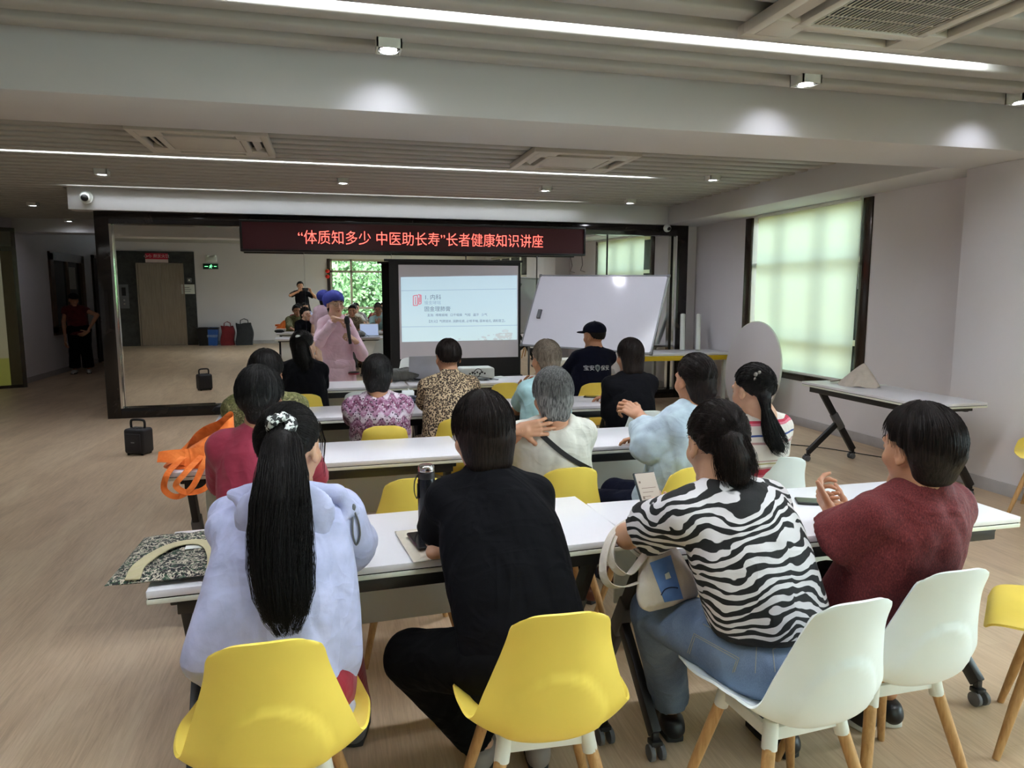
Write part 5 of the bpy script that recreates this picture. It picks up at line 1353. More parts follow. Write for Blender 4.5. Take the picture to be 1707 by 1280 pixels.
def person(top, pel, yaw, label, group=None, cat='person', hyaw=0, hpitch=0, hroll=0, hs=1., bulk=1., shw=.165, stand=False,
           arms=None, legs=None, shirt=None, pants=None, shoes=None, hair=None, skin_m=None, res=1., neck_off=None, seed=0, name='person', pel_z=None, height_leg=.86, strands=0, torso_w=1.0, sag=0.):
    top = np.asarray(top, float); B = basis(yaw); HB = basis(hyaw, hpitch, hroll)
    r_, f_ = B[:, 0], B[:, 1]; up = V3(0, 0, 1)
    C = top - HB[:, 2] * .118 * hs - V3(0, 0, .010)
    pz = pel_z if pel_z is not None else (.92 if stand else .555)
    Pv = V3(pel[0], pel[1], pz)
    nb = C - HB[:, 1] * .026 - up * .108 * hs - f_ * .010 if neck_off is None else C + np.asarray(neck_off)
    axis = nb - Pv; L = np.linalg.norm(axis); e = axis / L
    sh = {}
    for sname, sg in (('L', -1), ('R', 1)):
        sh[sname] = nb - e * .082 + r_ * sg * (shw - .040) + f_ * .014
        if arms and arms.get(sname) and 'sh' in arms[sname]: sh[sname] = sh[sname] + np.asarray(arms[sname]['sh'])
    arms = arms or {}
    A = {}
    for sname, sg in (('L', -1), ('R', 1)):
        a = dict(arms.get(sname) or {})
        wr = np.asarray(a['w'], float) if 'w' in a else (Pv + f_ * .46 + r_ * sg * .10 + up * .225)
        pole = np.asarray(a.get('pole', r_ * sg * .55 - up * .9 - f_ * .2), float)
        l1, l2 = a.get('len', (.285, .245))
        dist = np.linalg.norm(wr - sh[sname])
        if dist > (l1 + l2) * .985: g = dist / ((l1 + l2) * .985); l1, l2 = l1 * g, l2 * g
        el = elbow(sh[sname], wr, l1, l2, pole) if 'el' not in a else np.asarray(a['el'], float)
        d = np.asarray(a.get('d', unit(wr - el) * .8 - r_ * sg * .5), float); nrm = np.asarray(a.get('n', (0, 0, -1)), float)
        A[sname] = dict(w=wr, el=el, d=unit(d), n=nrm, curl=a.get('curl', 'relaxed'), thumb=a.get('thumb', (.35, .3)), fine=a.get('fine', False))
    LG = {}
    for i, (sname, sg) in enumerate((('L', -1), ('R', 1))):
        hip = Pv + r_ * sg * .088 - up * .015
        q = (legs or {}).get(sname) or {}
        if stand: kn = q.get('kn', hip + f_ * .02 - up * .42 + r_ * sg * .015); an = q.get('an', V3(hip[0], hip[1], .09) + r_ * sg * .03)
        else: kn = q.get('kn', V3(*(hip + f_ * .41 + r_ * sg * .05)[:2], .505)); an = q.get('an', V3(*(hip + f_ * .36 + r_ * sg * .05)[:2], .09))
        LG[sname] = (hip, np.asarray(kn, float), np.asarray(an, float), np.asarray(q.get('fd', f_ + r_ * sg * .15), float))
    origin = V3(Pv[0], Pv[1], 0)
    skin_m = skin_m or skin('light', srgb(214, 168, 138))
    # ---------------- body
    hb = .0125 * res
    allp = [C, nb, Pv] + [x for a in A.values() for x in (a['w'], a['el'])] + [x for l in LG.values() for x in l[:3]] + list(sh.values())
    lo = np.min(allp, 0) - .16; hi = np.max(allp, 0) + .16; lo[2] = max(lo[2], -.02)
    F = Field(lo, hi, hb)
    prof = [(-.16, .13, .085), (0, .155, .105), (.2, .140, .098), (.45, .142, .098), (.66, .148, .100), (.82, .128, .088), (.91, .092, .075), (.97, .064, .060)]
    prof = [(a, b * (1 + (bulk - 1) * .9) * torso_w, c * bulk) for a, b, c in prof]
    F.loft(Pv, nb, r_, prof, bow=.018 + sag, k=.03)
    for sname, sg in (('L', -1), ('R', 1)):
        F.cone(nb - e * .035 + r_ * sg * .02, sh[sname], .046 * bulk, .044 * bulk, .035)
        a = A[sname]
        F.cone(sh[sname], a['el'], .046 * bulk, .037 * bulk, .03); m_ = a['el'] + (a['w'] - a['el']) * .3
        F.cone(a['el'], m_, .036 * bulk, .037 * bulk, .015); F.cone(m_, a['w'], .036 * bulk, .0235, .012); F.cone(a['w'], a['w'] + a['d'] * .015, .0235, .022, .01)
        hip, kn, an, fd = LG[sname]
        F.cone(hip, kn, .080 * bulk, .055 * bulk, .04); c1 = kn + (an - kn) * .3
        F.cone(kn, c1, .053, .054 * bulk, .02); F.cone(c1, an, .052 * bulk, .034, .015)
        fd = unit(fd * V3(1, 1, 0)); toe = V3(an[0], an[1], .03) + fd * .15; F.cone(V3(an[0], an[1], .035) - fd * .03, toe, .032, .026, .02)
    F.cone(nb - e * .03, C - HB[:, 1] * .018 - HB[:, 2] * .06, .058, .052 * hs, .02)
    F.ell(C + HB[:, 2] * .02, (.066, .08, .08), .01, HB)
    bv, bq = F.mesh(); bv = relax(bv, bq, 1)
    extra = []
    hh = .0052 * (1 if res <= 1.01 else 1.15)
    H = Field(C - .155 * hs, C + .155 * hs, hh); H.d[:] = 1
    H.cone(nb + (C - nb) * .1, C - HB[:, 1] * .018 - HB[:, 2] * .06, .0585, .0525 * hs, .02); build_head(H, C, HB, hs)
    extra.append(H.mesh())
    for sname, sg in (('L', -1), ('R', 1)):
        a = A[sname]; cu = CURL[a['curl']] if isinstance(a['curl'], str) else a['curl']
        extra.append(hand_field(a['w'], a['d'], a['n'], sg, cu, .97 if res <= 1.01 else 1.0, .0032 if a['fine'] else .0042, a['thumb']))
    root = mesh_obj(name, bv, bq, skin_m, None, origin, extra); root.location = origin
    tag(root, label, cat, group)
    # ---------------- face details
    PH = lambda x, y, z: C + (HB[:, 0] * x + HB[:, 1] * y + HB[:, 2] * z) * hs
    Hm = Matrix(HB.tolist())
    def local(mb): mb.v = [tuple(np.array(p) - origin) for p in mb.v]; return mb
    for x in (-1, 1):
        m = MB().ell(PH(x * .031, .0835, .0085), [q * hs for q in (.0105, .0085, .0052)], 14, 8, Hm); ey = obj('eye', local(m), M['eye_white'], root)
        m = MB().ell(PH(x * .031, .0900, .0085), [q * hs for q in (.0048, .0030, .0046)], 12, 6, Hm); obj('iris', local(m), M['iris'], ey)
    m = MB()
    for x in (-1, 1): m.tube([PH(x * .014, .0935, .030), PH(x * .030, .0935, .035), PH(x * .046, .083, .031)], [.0035 * hs, .004 * hs, .002 * hs], 6)
    obj('eyebrows', local(m), M['brow'], root)
    m = MB(); m.tube([PH(-.022, .087, -.0585), PH(-.009, .0945, -.0555), PH(0, .0945, -.0568), PH(.009, .0945, -.0555), PH(.022, .087, -.0585)], [.001, .0038, .0034, .0038, .001], 6); m.tube([PH(-.020, .087, -.0605), PH(0, .0945, -.0645), PH(.020, .087, -.0605)], [.001, .0048, .001], 6)
    obj('lips', local(m), M['lips'], root)
    # ---------------- shirt
    if shirt:
        off = shirt.get('loose', .014); hs_ = .0105 * res * shirt.get('res', 1)
        S = Field(lo, hi, hs_)
        hem = shirt.get('hem', -.22); pr = list(prof)
        wmul = shirt.get('flare', 1.0)
        pr2 = [(hem, (pr[0][1] + .025) * wmul, (pr[0][2] + .03) * wmul), (-.10, pr[1][1] * wmul, pr[1][2] * wmul + .005)] + [(a, b + (.012 if .1 < a < .6 else 0), c + (.008 if .1 < a < .6 else 0)) for a, b, c in pr[1:-1]] + [(.985, .064, .056)]
        S.loft(Pv, nb, r_, pr2, bow=.018 + sag, k=.025, off=off)
        sl = shirt.get('sleeve', .55)
        for sname, sg in (('L', -1), ('R', 1)):
            S.cone(nb - e * .038 + r_ * sg * .025, sh[sname], .046 * bulk + off * .7, .044 * bulk + off, .035)
            a = A[sname]; sw = shirt.get('sw', .008)
            if sl <= 1:
                S.cone(sh[sname], a['el'], .044 * bulk + off, .039 * bulk + off + sw, .022, end=sl)
            else:
                S.cone(sh[sname], a['el'], .044 * bulk + off, .038 * bulk + off + sw * .5, .022)
                S.cone(a['el'], a['w'], .039 * bulk + off + sw * .5, .026 + off * .7 + sw * .6, .018, end=sl - 1)
        if shirt.get('collar'):
            ca = nb - e * .012; cb = nb + (C - nb) * .26; S.cone(ca, cb, .064, .060, .006, end=.95)
        for x in shirt.get('extra', []): S.cone(np.asarray(x[0], float), np.asarray(x[1], float), x[2], x[3], x[4] if len(x) > 4 else .03)
        if 'neck_cut' in shirt:
            S.ell(nb + (C - nb) * .30 + f_ * shirt['neck_cut'], (.066, .066, .07), .006, HB, True)
        if not stand and shirt.get('floor_cut', True): S.plane_cut(V3(0, 0, shirt.get('zmin', .47)), V3(0, 0, -1))
        v, q = S.mesh(); v = relax(v, q, 2); v = wrinkle(v, vnormals(v, q), shirt.get('fold', .004) * 1.7, seed + 11, shirt.get('freq', 15)); v = relax(v, q, 1, .25)
        so_ = mesh_obj(shirt.get('name', 'shirt'), v, q, shirt['mat'], root, origin)
        root['_'] = 0; del root['_']
        for fn in shirt.get('parts', []): fn(so_, origin)
    # ---------------- trousers
    if pants:
        off = pants.get('loose', .012); T = Field(lo, hi, .0125 * res)
        T.ell(Pv - up * .02, (.165 * bulk + off, .125 * bulk + off, .115), .03, B)
        for sname in 'LR':
            hip, kn, an, fd = LG[sname]
            T.cone(hip, kn, .083 * bulk + off, .058 * bulk + off, .045); T.cone(kn, an, .057 * bulk + off * 1.2, pants.get('ankle', .048) + off, .02, end=pants.get('end', .93))
        if not stand:
            for sname in 'LR':
                hip, kn, an, fd = LG[sname]
        v, q = T.mesh(); v = relax(v, q, 2); v = wrinkle(v, vnormals(v, q), .0035, seed + 5, 14)
        po_ = mesh_obj(pants.get('name', 'trousers'), v, q, pants['mat'], root, origin)
        for fn in pants.get('parts', []): fn(po_, origin)
    # ---------------- shoes
    if shoes:
        for sname in 'LR':
            hip, kn, an, fd = LG[sname]; fd = unit(fd * V3(1, 1, 0)); g = V3(an[0], an[1], 0); lat = V3(-fd[1], fd[0], 0)
            X = Field(g - .24, g + V3(.24, .24, .16), .0085)
            X.cone(g + up * .046 - fd * .035, g + up * .036 + fd * .10, .040, .036, .02); X.cone(g + up * .036 + fd * .10, g + up * .032 + fd * .155, .037, .031, .02); X.cone(g + up * .06 - fd * .01, g + up * .085 - fd * .015, .038, .036, .02, end=.8)
            X.plane_cut(V3(0, 0, .004), V3(0, 0, -1))
            v, q = X.mesh(); v = relax(v, q, 1); so_ = mesh_obj('shoe', v, q, shoes['mat'], root, origin)
            if 'sole' in shoes:
                m = MB(); out = [(-.055, .030), (-.06, 0), (-.055, -.030), (0, -.038), (.08, -.044), (.15, -.038), (.185, 0), (.15, .038), (.08, .044), (0, .038)]
                m.prism([((g + fd * a + lat * b)[0] - origin[0], (g + fd * a + lat * b)[1] - origin[1]) for a, b in out], .002, .024); obj('sole', m, shoes['sole'], so_, bevel=.004)
    # ---------------- hair
    if hair:
        kw = {k: v for k, v in hair.items() if k not in ('mat', 'more', 'parts', 'gloss')}
        (v, q), S = build_hair(C, HB, s=hs, h=.0062 * (1 if res <= 1.01 else 1.15), seed=seed, strands=strands, **kw)
        v = relax(v, q, 1, .4)
        S = S + list(hair.get('more', []))
        ho = mesh_obj('hair', v, q, hair['mat'], root, origin, [strand_mesh(S)] if S else None)
        for fn in hair.get('parts', []): fn(ho, origin)
    return dict(root=root, C=C, HB=HB, PH=PH, nb=nb, sh=sh, A=A, L=LG, P=Pv, B=B, e=e, origin=origin, local=local)
from mathutils.bvhtree import BVHTree
def bvh_of(o):
    bpy.context.view_layer.update()
    me = o.data; mw = o.matrix_world
    return BVHTree.FromPolygons([mw @ v.co for v in me.vertices], [tuple(p.vertices) for p in me.polygons])
def hit(bvh, u, v, off=.004):
    d = Vector(ray(u, v)).normalized(); h = bvh.ray_cast(Vector(CAMP), d)
    return None if h[0] is None else h[0] - d * off
def on_surface(bvh, pts, off=.004):
    out = [hit(bvh, u, v, off) for u, v in pts]; return [p for p in out if p is not None]
def sub(name, mb, mat, parent, origin, **kw):
    mb.v = [tuple(np.array(p) - origin) for p in mb.v]; return obj(name, mb, mat, parent, **kw)
def conform(me_obj, bvh, y_off=.003):
    bpy.context.view_layer.update(); mw = me_obj.matrix_world; inv = mw.inverted()
    for v in me_obj.data.vertices:
        p = mw @ v.co; h = bvh.ray_cast(Vector((p.x, p.y - .6, p.z)), Vector((0, 1, 0)))
        if h[0] is not None: v.co = inv @ (h[0] + Vector((0, -y_off + (p.y % .0001) * 0, 0)))

def cloth_materials():
    c = {}
    c['lilac'] = cloth('lilac_jacket_cloth', srgb(176, 181, 214), .05, .6, 700, .2, srgb(188, 192, 226))
    c['black'] = cloth('black_shirt_cloth', srgb(11, 11, 15), .12, .85)
    c['black2'] = cloth('black_tee_cloth', srgb(12, 12, 17), .12, .85)
    c['rose'] = cloth('rose_shirt_cloth', srgb(160, 56, 78), .08, .8)
    c['rose_dark'] = cloth('rose_trouser_cloth', srgb(150, 44, 58), .08, .8)
    c['white'] = cloth('white_linen', srgb(205, 203, 192), .06, .85)
    c['paleblue'] = cloth('pale_blue_cotton', srgb(172, 188, 204), .05, .85, 700, .3, srgb(186, 204, 214))
    c['teal'] = cloth('teal_jersey', srgb(158, 194, 198), .05, .85)
    c['navy'] = cloth('navy_uniform_cloth', srgb(13, 16, 32), .1, .85)
    c['pink'] = cloth('pink_gown_cloth', srgb(236, 204, 220), .04, .75)
    c['blackpants'] = cloth('black_trouser_cloth', srgb(8, 8, 9), .15, .85)
    c['grey'] = cloth('grey_trouser_cloth', srgb(60, 60, 66), .15, .85)
    c['darkred'] = cloth('dark_red_vest_cloth', srgb(88, 22, 26), .15, .85)
    c['blackcap'] = cloth('dark_cap_cloth', srgb(24, 20, 20), .1, .85)
    n = N('maroon_crepe'); n.setp(Roughness=.85); f = n.noise(n.coord((90, 90, 40)), 3, 3, .7)
    n.base(n.ramp(f, [(.3, srgb(68, 16, 20)), (.5, srgb(96, 26, 30)), (.72, srgb(124, 48, 46))])); folds(n, 200, .5, .5); c['maroon'] = n.m
    # zebra stripes
    n = N('zebra_print'); n.setp(Roughness=.8); co = n.coord((1, 1, 1))
    warp = n.new('TexNoise'); warp.inputs['Scale'].default_value = 8.0; warp.inputs['Detail'].default_value = .6; n.link(co, warp.inputs[0])
    sx = n.new('SeparateXYZ'); n.link(co, sx.inputs[0])
    wz = n.math('MULTIPLY', n.math('SUBTRACT', warp.outputs[0], .5), 27)
    wv = n.math('SINE', n.math('ADD', n.math('ADD', n.math('MULTIPLY', sx.outputs[2], 225), n.math('MULTIPLY', n.math('ABSOLUTE', n.math('ADD', sx.outputs[0], .03)), 70)), wz))
    br = n.noise(n.coord((13, 13, 30)), 1.3, 1)
    zr = n.ramp(n.math('MULTIPLY', n.math('ADD', n.math('MULTIPLY', wv, .5), n.math('MULTIPLY', br, 2.2)), .5), [(1.06 / 2, srgb(14, 14, 16)), (1.12 / 2, srgb(214, 210, 212))]); n.base(n.mix(n.math('LESS_THAN', sx.outputs[2], .634), zr, srgb(14, 14, 16))); folds(n, 300, .3, .35); c['zebra'] = n.m
    # stripes across the body
    n = N('striped_knit'); n.setp(Roughness=.85); sx = n.new('SeparateXYZ'); n.link(n.coord((1, 1, 1)), sx.inputs[0])
    z = n.math('DIVIDE', n.math('SUBTRACT', sx.outputs[2], .56), .46)
    W_ = srgb(216, 208, 200); Rd = srgb(176, 42, 66); Pk = srgb(206, 110, 128); Bl = srgb(44, 70, 130); Mv = srgb(176, 138, 136); Ol = srgb(168, 158, 112)
    st = [(0, Mv), (.08, Mv), (.10, W_), (.13, Bl), (.27, W_), (.34, Pk), (.37, Rd), (.44, Mv), (.46, W_), (.49, Ol), (.505, W_), (.52, Mv), (.535, W_), (.70, Mv), (.725, W_), (.78, Bl), (.80, W_), (.885, Pk), (.91, Rd), (.93, W_)]
    e0 = n.ramp(z, st[:20], 'CONSTANT'); n.base(e0); folds(n, 300, .3, .5); c['stripes'] = n.m
    # purple lace-like print: wavy bands with white spots
    n = N('purple_ethnic_print'); n.setp(Roughness=.85); co = n.coord((1, 1, 1)); sx = n.new('SeparateXYZ'); n.link(co, sx.inputs[0])
    ww = n.math('MULTIPLY', n.math('SINE', n.math('MULTIPLY', sx.outputs[0], 95)), .13)
    zz = n.math('FRACT', n.math('ADD', n.math('MULTIPLY', sx.outputs[2], 7.5), ww))
    band = n.ramp(zz, [(0, srgb(116, 62, 92)), (.14, srgb(168, 124, 152)), (.24, srgb(128, 76, 108)), (.34, srgb(214, 200, 212)), (.50, srgb(206, 190, 206)), (.62, srgb(150, 98, 130)), (.80, srgb(186, 150, 174)), (.90, srgb(116, 62, 92))])
    vo = n.new('TexVoronoi'); vo.inputs['Scale'].default_value = 60; n.link(co, vo.inputs[0])
    sp = n.ramp(vo.outputs['Distance'], [(.26, (1, 1, 1)), (.34, (0, 0, 0))])
    nz = n.noise(co, 90, 2); n.base(n.mix(n.ramp(nz, [(.58, (0, 0, 0)), (.66, (.7, .7, .7))]), n.mix(sp, band, srgb(52, 32, 52)), srgb(232, 224, 232))); folds(n); c['purple'] = n.m
    # leopard
    n = N('leopard_print'); n.setp(Roughness=.85); co = n.coord((1, 1, 1)); dn = n.new('TexNoise'); dn.inputs['Scale'].default_value = 40; n.link(co, dn.inputs[0])
    ad = n.new('VectorMath', operation='MULTIPLY_ADD'); ad.inputs[1].default_value = (.012, .012, .012); n.link(dn.outputs['Color'], ad.inputs[0]); n.link(co, ad.inputs[2])
    vo = n.new('TexVoronoi'); vo.inputs['Scale'].default_value = 92; n.link(ad.outputs[0], vo.inputs[0])
    n.base(n.ramp(vo.outputs['Distance'], [(0, srgb(110, 84, 58)), (.24, srgb(84, 60, 42)), (.28, srgb(32, 26, 24)), (.50, srgb(40, 32, 28)), (.55, srgb(176, 154, 122)), (.8, srgb(196, 174, 142))])); folds(n); c['leopard'] = n.m
    n = N('olive_print'); n.setp(Roughness=.85); f = n.noise(n.coord(), 70, 3, .6, 1.2); g = n.noise(n.coord(), 26, 2, .5, 1)
    n.base(n.mix(n.ramp(g, [(.45, (0, 0, 0)), (.6, (.6, .6, .6))]), n.ramp(f, [(.40, srgb(74, 72, 44)), (.52, srgb(112, 110, 70)), (.62, srgb(150, 146, 104))]), srgb(92, 96, 46))); folds(n); c['olive'] = n.m
    n = N('denim'); n.setp(Roughness=.8); f = n.noise(n.coord(), 6, 4); g = n.noise(n.coord((400, 400, 60)), 2, 2)
    n.base(n.ramp(n.math('ADD', n.math('MULTIPLY', f, .7), n.math('MULTIPLY', g, .3)), [(.35, srgb(78, 94, 120)), (.6, srgb(112, 130, 154))])); folds(n, 300, .4, .7); c['denim'] = n.m
    M['eye_white'] = plain('eye_white', srgb(225, 220, 214), .2, var=.01); M['iris'] = plain('iris_dark', srgb(30, 20, 16), .15); M['brow'] = plain('eyebrow_dark', srgb(40, 32, 28), .8); M['lips'] = plain('lips', srgb(170, 96, 88), .45)
    M['shoe_black'] = plain('shoe_black', srgb(18, 18, 20), .4); M['shoe_white'] = plain('shoe_white', srgb(214, 214, 210), .5); M['sole'] = plain('rubber_sole', srgb(40, 40, 40), .7); M['sandal'] = plain('sandal', srgb(150, 140, 134), .5)
    return c

def build_people():
    c = cloth_materials()
    S1 = skin('light', srgb(206, 160, 130)); S2 = skin('warm', srgb(190, 138, 106)); S3 = skin('pale', srgb(220, 178, 152))
    HB_ = hair_mat('black', (.004, .003, .003, 1), (.012, .010, .009, 1)); HD = hair_mat('brown_black', (.006, .004, .0035, 1), (.020, .013, .011, 1))
    HG = hair_mat('grey', (.045, .045, .045, 1), (.24, .24, .23, 1), .5); HS = hair_mat('streaked', (.010, .009, .009, 1), (.07, .068, .066, 1), .66); HBr = hair_mat('greying_brown', (.075, .055, .038, 1), (.20, .165, .13, 1))
    G = 'audience seated at the tables'
    BP = dict(mat=c['blackpants']); BS = dict(mat=M['shoe_black'], sole=M['sole'])
    # ============ nearest row =========================================
    # woman with very long ponytail, lilac jacket
    top = aty(484, 670, 2.02); tw = [aty(u, v, y) for u, v, y in [(468, 716, 1.90), (470, 742, 1.855), (470, 790, 1.80), (468, 840, 1.765), (468, 890, 1.74), (470, 940, 1.715), (474, 990, 1.695), (477, 1030, 1.685), (480, 1056, 1.68)]]
    tr = [.028, .044, .056, .064, .068, .069, .062, .046, .026]
    def scrunchie(ho, og):
        rs = np.random.RandomState(4); m = MB(); ce = aty(468, 711, 1.885)
        for k in range(16):
            a = 2 * PI * k / 16; p = ce + V3(.026 * math.cos(a), -.004 + .012 * math.sin(2 * a), .020 * math.sin(a) + .004)
            m.ell(p, (.012 + .005 * rs.rand(), .012, .011 + .005 * rs.rand()), 10, 6, Matrix.Rotation(a, 3, 'Y'))
        n = N('scrunchie_print'); n.setp(Roughness=.6); f = n.noise(n.coord(), 75, 2, .5, .8); n.base(n.ramp(f, [(.48, srgb(22, 24, 26)), (.52, srgb(222, 226, 222))])); sub('scrunchie', m, n.m, ho, og)
    def hood(so_, og):
        lo = np.minimum(aty(340, 960, 1.75), aty(640, 780, 1.75)) - .05; hi = np.maximum(aty(340, 780, 2.0), aty(640, 960, 2.0)) + .05
        f = Field(lo, hi, .008)
        f.cone(aty(386, 824, 1.905), aty(470, 808, 1.87), .016, .024, .03); f.cone(aty(470, 808, 1.87), aty(560, 822, 1.90), .024, .018, .03); f.cone(aty(560, 822, 1.90), aty(592, 852, 1.915), .022, .010, .02)
        f.ell(aty(476, 858, 1.83), (.125, .020, .092), .03); f.cone(aty(398, 838, 1.88), aty(448, 925, 1.825), .012, .010, .03); f.cone(aty(585, 850, 1.905), aty(520, 918, 1.83), .012, .014, .04)
        v, q = f.mesh(); v = relax(v, q, 2); v = wrinkle(v, vnormals(v, q), .004, 21, 15); v = relax(v, q, 1, .3)
        mesh_obj('hood', v, q, c['lilac'], so_, og)
        b = bvh_of(so_); p = on_surface(b, [(588, 846), (597, 868), (600, 892), (594, 908), (588, 890), (588, 862)], .008)
        if len(p) > 3:
            m = MB().tube(bez(p, 24), .0028, 6); m.ell(p[0], (.009, .009, .012), 8, 6); sub('drawcord', m, M['grey_plastic'], so_, og)
    person(top, (-.155, 1.82), 0, 'woman with waist-long black ponytail and white-black scrunchie in a pale lilac jacket', G, hyaw=-20, hpitch=8, shw=.178, seed=1,
           arms={'R': dict(w=atz(563, 938, .79), el=atz(588, 905, .84), d=(.15, 1, -.1)), 'L': dict(w=(-.24, 2.24, .79), el=aty(405, 900, 2.06))},
           legs={'R': dict(kn=(-.02, 2.16, .50), an=atz(592, 1190, .09)), 'L': dict(kn=(-.30, 2.16, .50), an=(-.26, 1.98, .09))},
           shirt=dict(mat=c['lilac'], name='jacket', sleeve=1.92, loose=.020, hem=-.30, flare=1.10, zmin=.45, fold=.007, freq=11, collar=False, sw=.012, parts=[hood],
                      extra=[(aty(415, 885, 1.87), aty(332, 1098, 1.80), .030, .034, .07), (aty(535, 885, 1.88), aty(562, 1090, 1.84), .035, .045, .07)]),
           pants=dict(mat=c['rose_dark']), shoes=dict(mat=M['grey_plastic'], sole=M['sole']),
           hair=dict(style='tail', mat=HB_, tie=(-.05, -.93, .42), side_=1.72, back=2.2, tail=tw, tail_r=[x * q for x, q in zip(tr, (.85, .80, .74, .72, .70, .64, .48, .30, .08))], more=tail_strands(tw, tr, 1900, 3, .0008, jitter=1.6) + tail_strands([aty(530, 705, 2.05), aty(538, 735, 2.06), aty(536, 770, 2.06), aty(540, 795, 2.05)], [.006, .008, .007, .004], 14, 5, .0009), parts=[scrunchie]), strands=420, skin_m=S1)
    # woman in plain black shirt
    person(aty(799, 654, 2.12), (.50, 1.815), -2, 'woman with short black bob in a plain black shirt', G, hyaw=8, hpitch=12, shw=.172, bulk=1.0, torso_w=1.10, seed=2, hs=1.03,
           arms={'L': dict(w=atz(738, 918, .785), el=atz(727, 893, .815), d=(1, .25, -.1)), 'R': dict(w=atz(880, 898, .785), el=atz(888, 890, .82), d=(-.2, 1, -.1))},
           legs={'L': dict(kn=(.20, 2.03, .47), an=atz(806, 1238, .085), fd=(.35, .5, 0)), 'R': dict(kn=(.66, 2.2, .5), an=(.62, 2.12, .09))},
           shirt=dict(mat=c['black'], sleeve=.95, loose=.016, hem=-.30, collar=True, fold=.004, freq=10, sw=.012), pants=dict(mat=c['blackpants'], loose=.02, end=.9), shoes=dict(mat=M['sandal'], sole=M['sole']),
           hair=dict(style='bob', mat=HD, side_=1.95, back=2.45, puff=.006, ext=[((-.022, -.052, -.02), (-.022, -.050, -.070), .058, .048), ((.022, -.052, -.02), (.022, -.050, -.070), .058, .048), ((-.045, -.03, .0), (-.046, -.03, -.05), .035, .028), ((.045, -.03, .0), (.046, -.03, -.05), .035, .028)]), strands=520, skin_m=S1)
    # zebra top
    tw3 = [aty(u, v, y) for u, v, y in [(1208, 712, 1.775), (1216, 735, 1.745), (1224, 762, 1.735), (1229, 790, 1.735), (1232, 808, 1.74)]]
    def jean_seams(o, og):
        b = bvh_of(o); th = plain('jean_thread', srgb(150, 150, 140), .8); m = MB()
        for ln in ([(1146, 1088), (1157, 1056), (1232, 1097), (1224, 1120)], [(1149, 1090), (1159, 1060), (1228, 1099), (1221, 1121)], [(1262, 1062), (1259, 1122)], [(1172, 1040), (1215, 1062), (1262, 1074), (1300, 1074)], [(1292, 1120), (1288, 1082), (1306, 1074)]):
            q = []
            for (u0, v0), (u1, v1) in zip(ln[:-1], ln[1:]): q += [(u0 + (u1 - u0) * t, v0 + (v1 - v0) * t) for t in np.linspace(0, 1, 7)[:-1]]
            p = on_surface(b, q + [ln[-1]], .0015)
            if len(p) > 2: m.tube(p, .0013, 5)
        if m.v: sub('seam_stitching', m, th, o, og)
    p3 = person(aty(1190, 667, 1.86), (1.205, 1.70), 12, 'woman with a low ponytail in a black and white zebra-striped top, holding a phone', G, hyaw=-6, hpitch=14, shw=.185, bulk=1.10, seed=3, hs=1.02,
           arms={'L': dict(w=aty(1070, 888, 2.14), el=atz(1046, 893, .80), d=(.22, .35, .85), n=(.9, -.3, .0), curl='grip', thumb=(.2, .3), fine=True), 'R': dict(w=(1.20, 2.12, .80), d=(-.9, .3, .2), n=(0, .1, 1))},
           legs={'L': dict(kn=atz(1122, 1046, .53) * V3(1, 1, 1) + V3(.0, .12, 0), an=atz(1118, 1176, .105), fd=(.12, 1, 0)), 'R': dict(kn=(1.40, 2.05, .51), an=(1.45, 1.98, .09))},
           shirt=dict(mat=c['zebra'], sleeve=.64, loose=.020, hem=-.06, fold=.0045, freq=10, sw=.026, zmin=.615), pants=dict(mat=c['denim'], name='jeans', loose=.016, ankle=.050, parts=[jean_seams]), shoes=BS,
           hair=dict(style='tail', mat=HD, tie=(.12, -.99, .05), side_=1.72, back=2.3, tail=tw3, tail_r=[.024, .036, .042, .036, .016], more=tail_strands(tw3, [.028, .046, .056, .058, .046], 800, 6, .0009, jitter=1.4)), strands=420, skin_m=S1)
    # maroon shirt
    person(aty(1532, 675, 1.68), (1.60, 1.80), 4, 'person with short dark hair in a maroon shirt, hands raised over the table', G, hyaw=2, hpitch=6, shw=.178, bulk=1.04, seed=4, hs=1.03,
           arms={'L': dict(w=aty(1388, 858, 1.99), el=atz(1390, 905, .815), d=(-.05, .75, .6), n=(.85, .1, .5), curl=[.6, .9, 1.0, 1.0], thumb=(-.2, .02), fine=True), 'R': dict(w=aty(1424, 862, 2.07), el=aty(1490, 885, 2.0), d=(-.85, .15, .35), n=(-.25, -.55, .45), curl=[.75, .8, .85, .9], thumb=(0, .05), fine=True)},
           legs={'L': dict(kn=(1.46, 2.15, .5), an=atz(1432, 1160, .11), fd=(-.15, 1, 0)), 'R': dict(kn=(1.74, 2.15, .5), an=atz(1480, 1152, .11), fd=(.25, 1, 0))},
           shirt=dict(mat=c['maroon'], sleeve=.97, loose=.022, hem=-.26, collar=True, fold=.006, freq=10, sw=.03, zmin=.47), pants=BP, shoes=dict(mat=M['shoe_black'], sole=M['shoe_white']),
           hair=dict(style='short', mat=HD, side_=1.68, back=2.32, puff=.010, ext=[((-.022, -.055, -.01), (-.016, -.050, -.050), .056, .046), ((.022, -.055, -.01), (.016, -.050, -.050), .056, .046)]), strands=480, skin_m=S2)
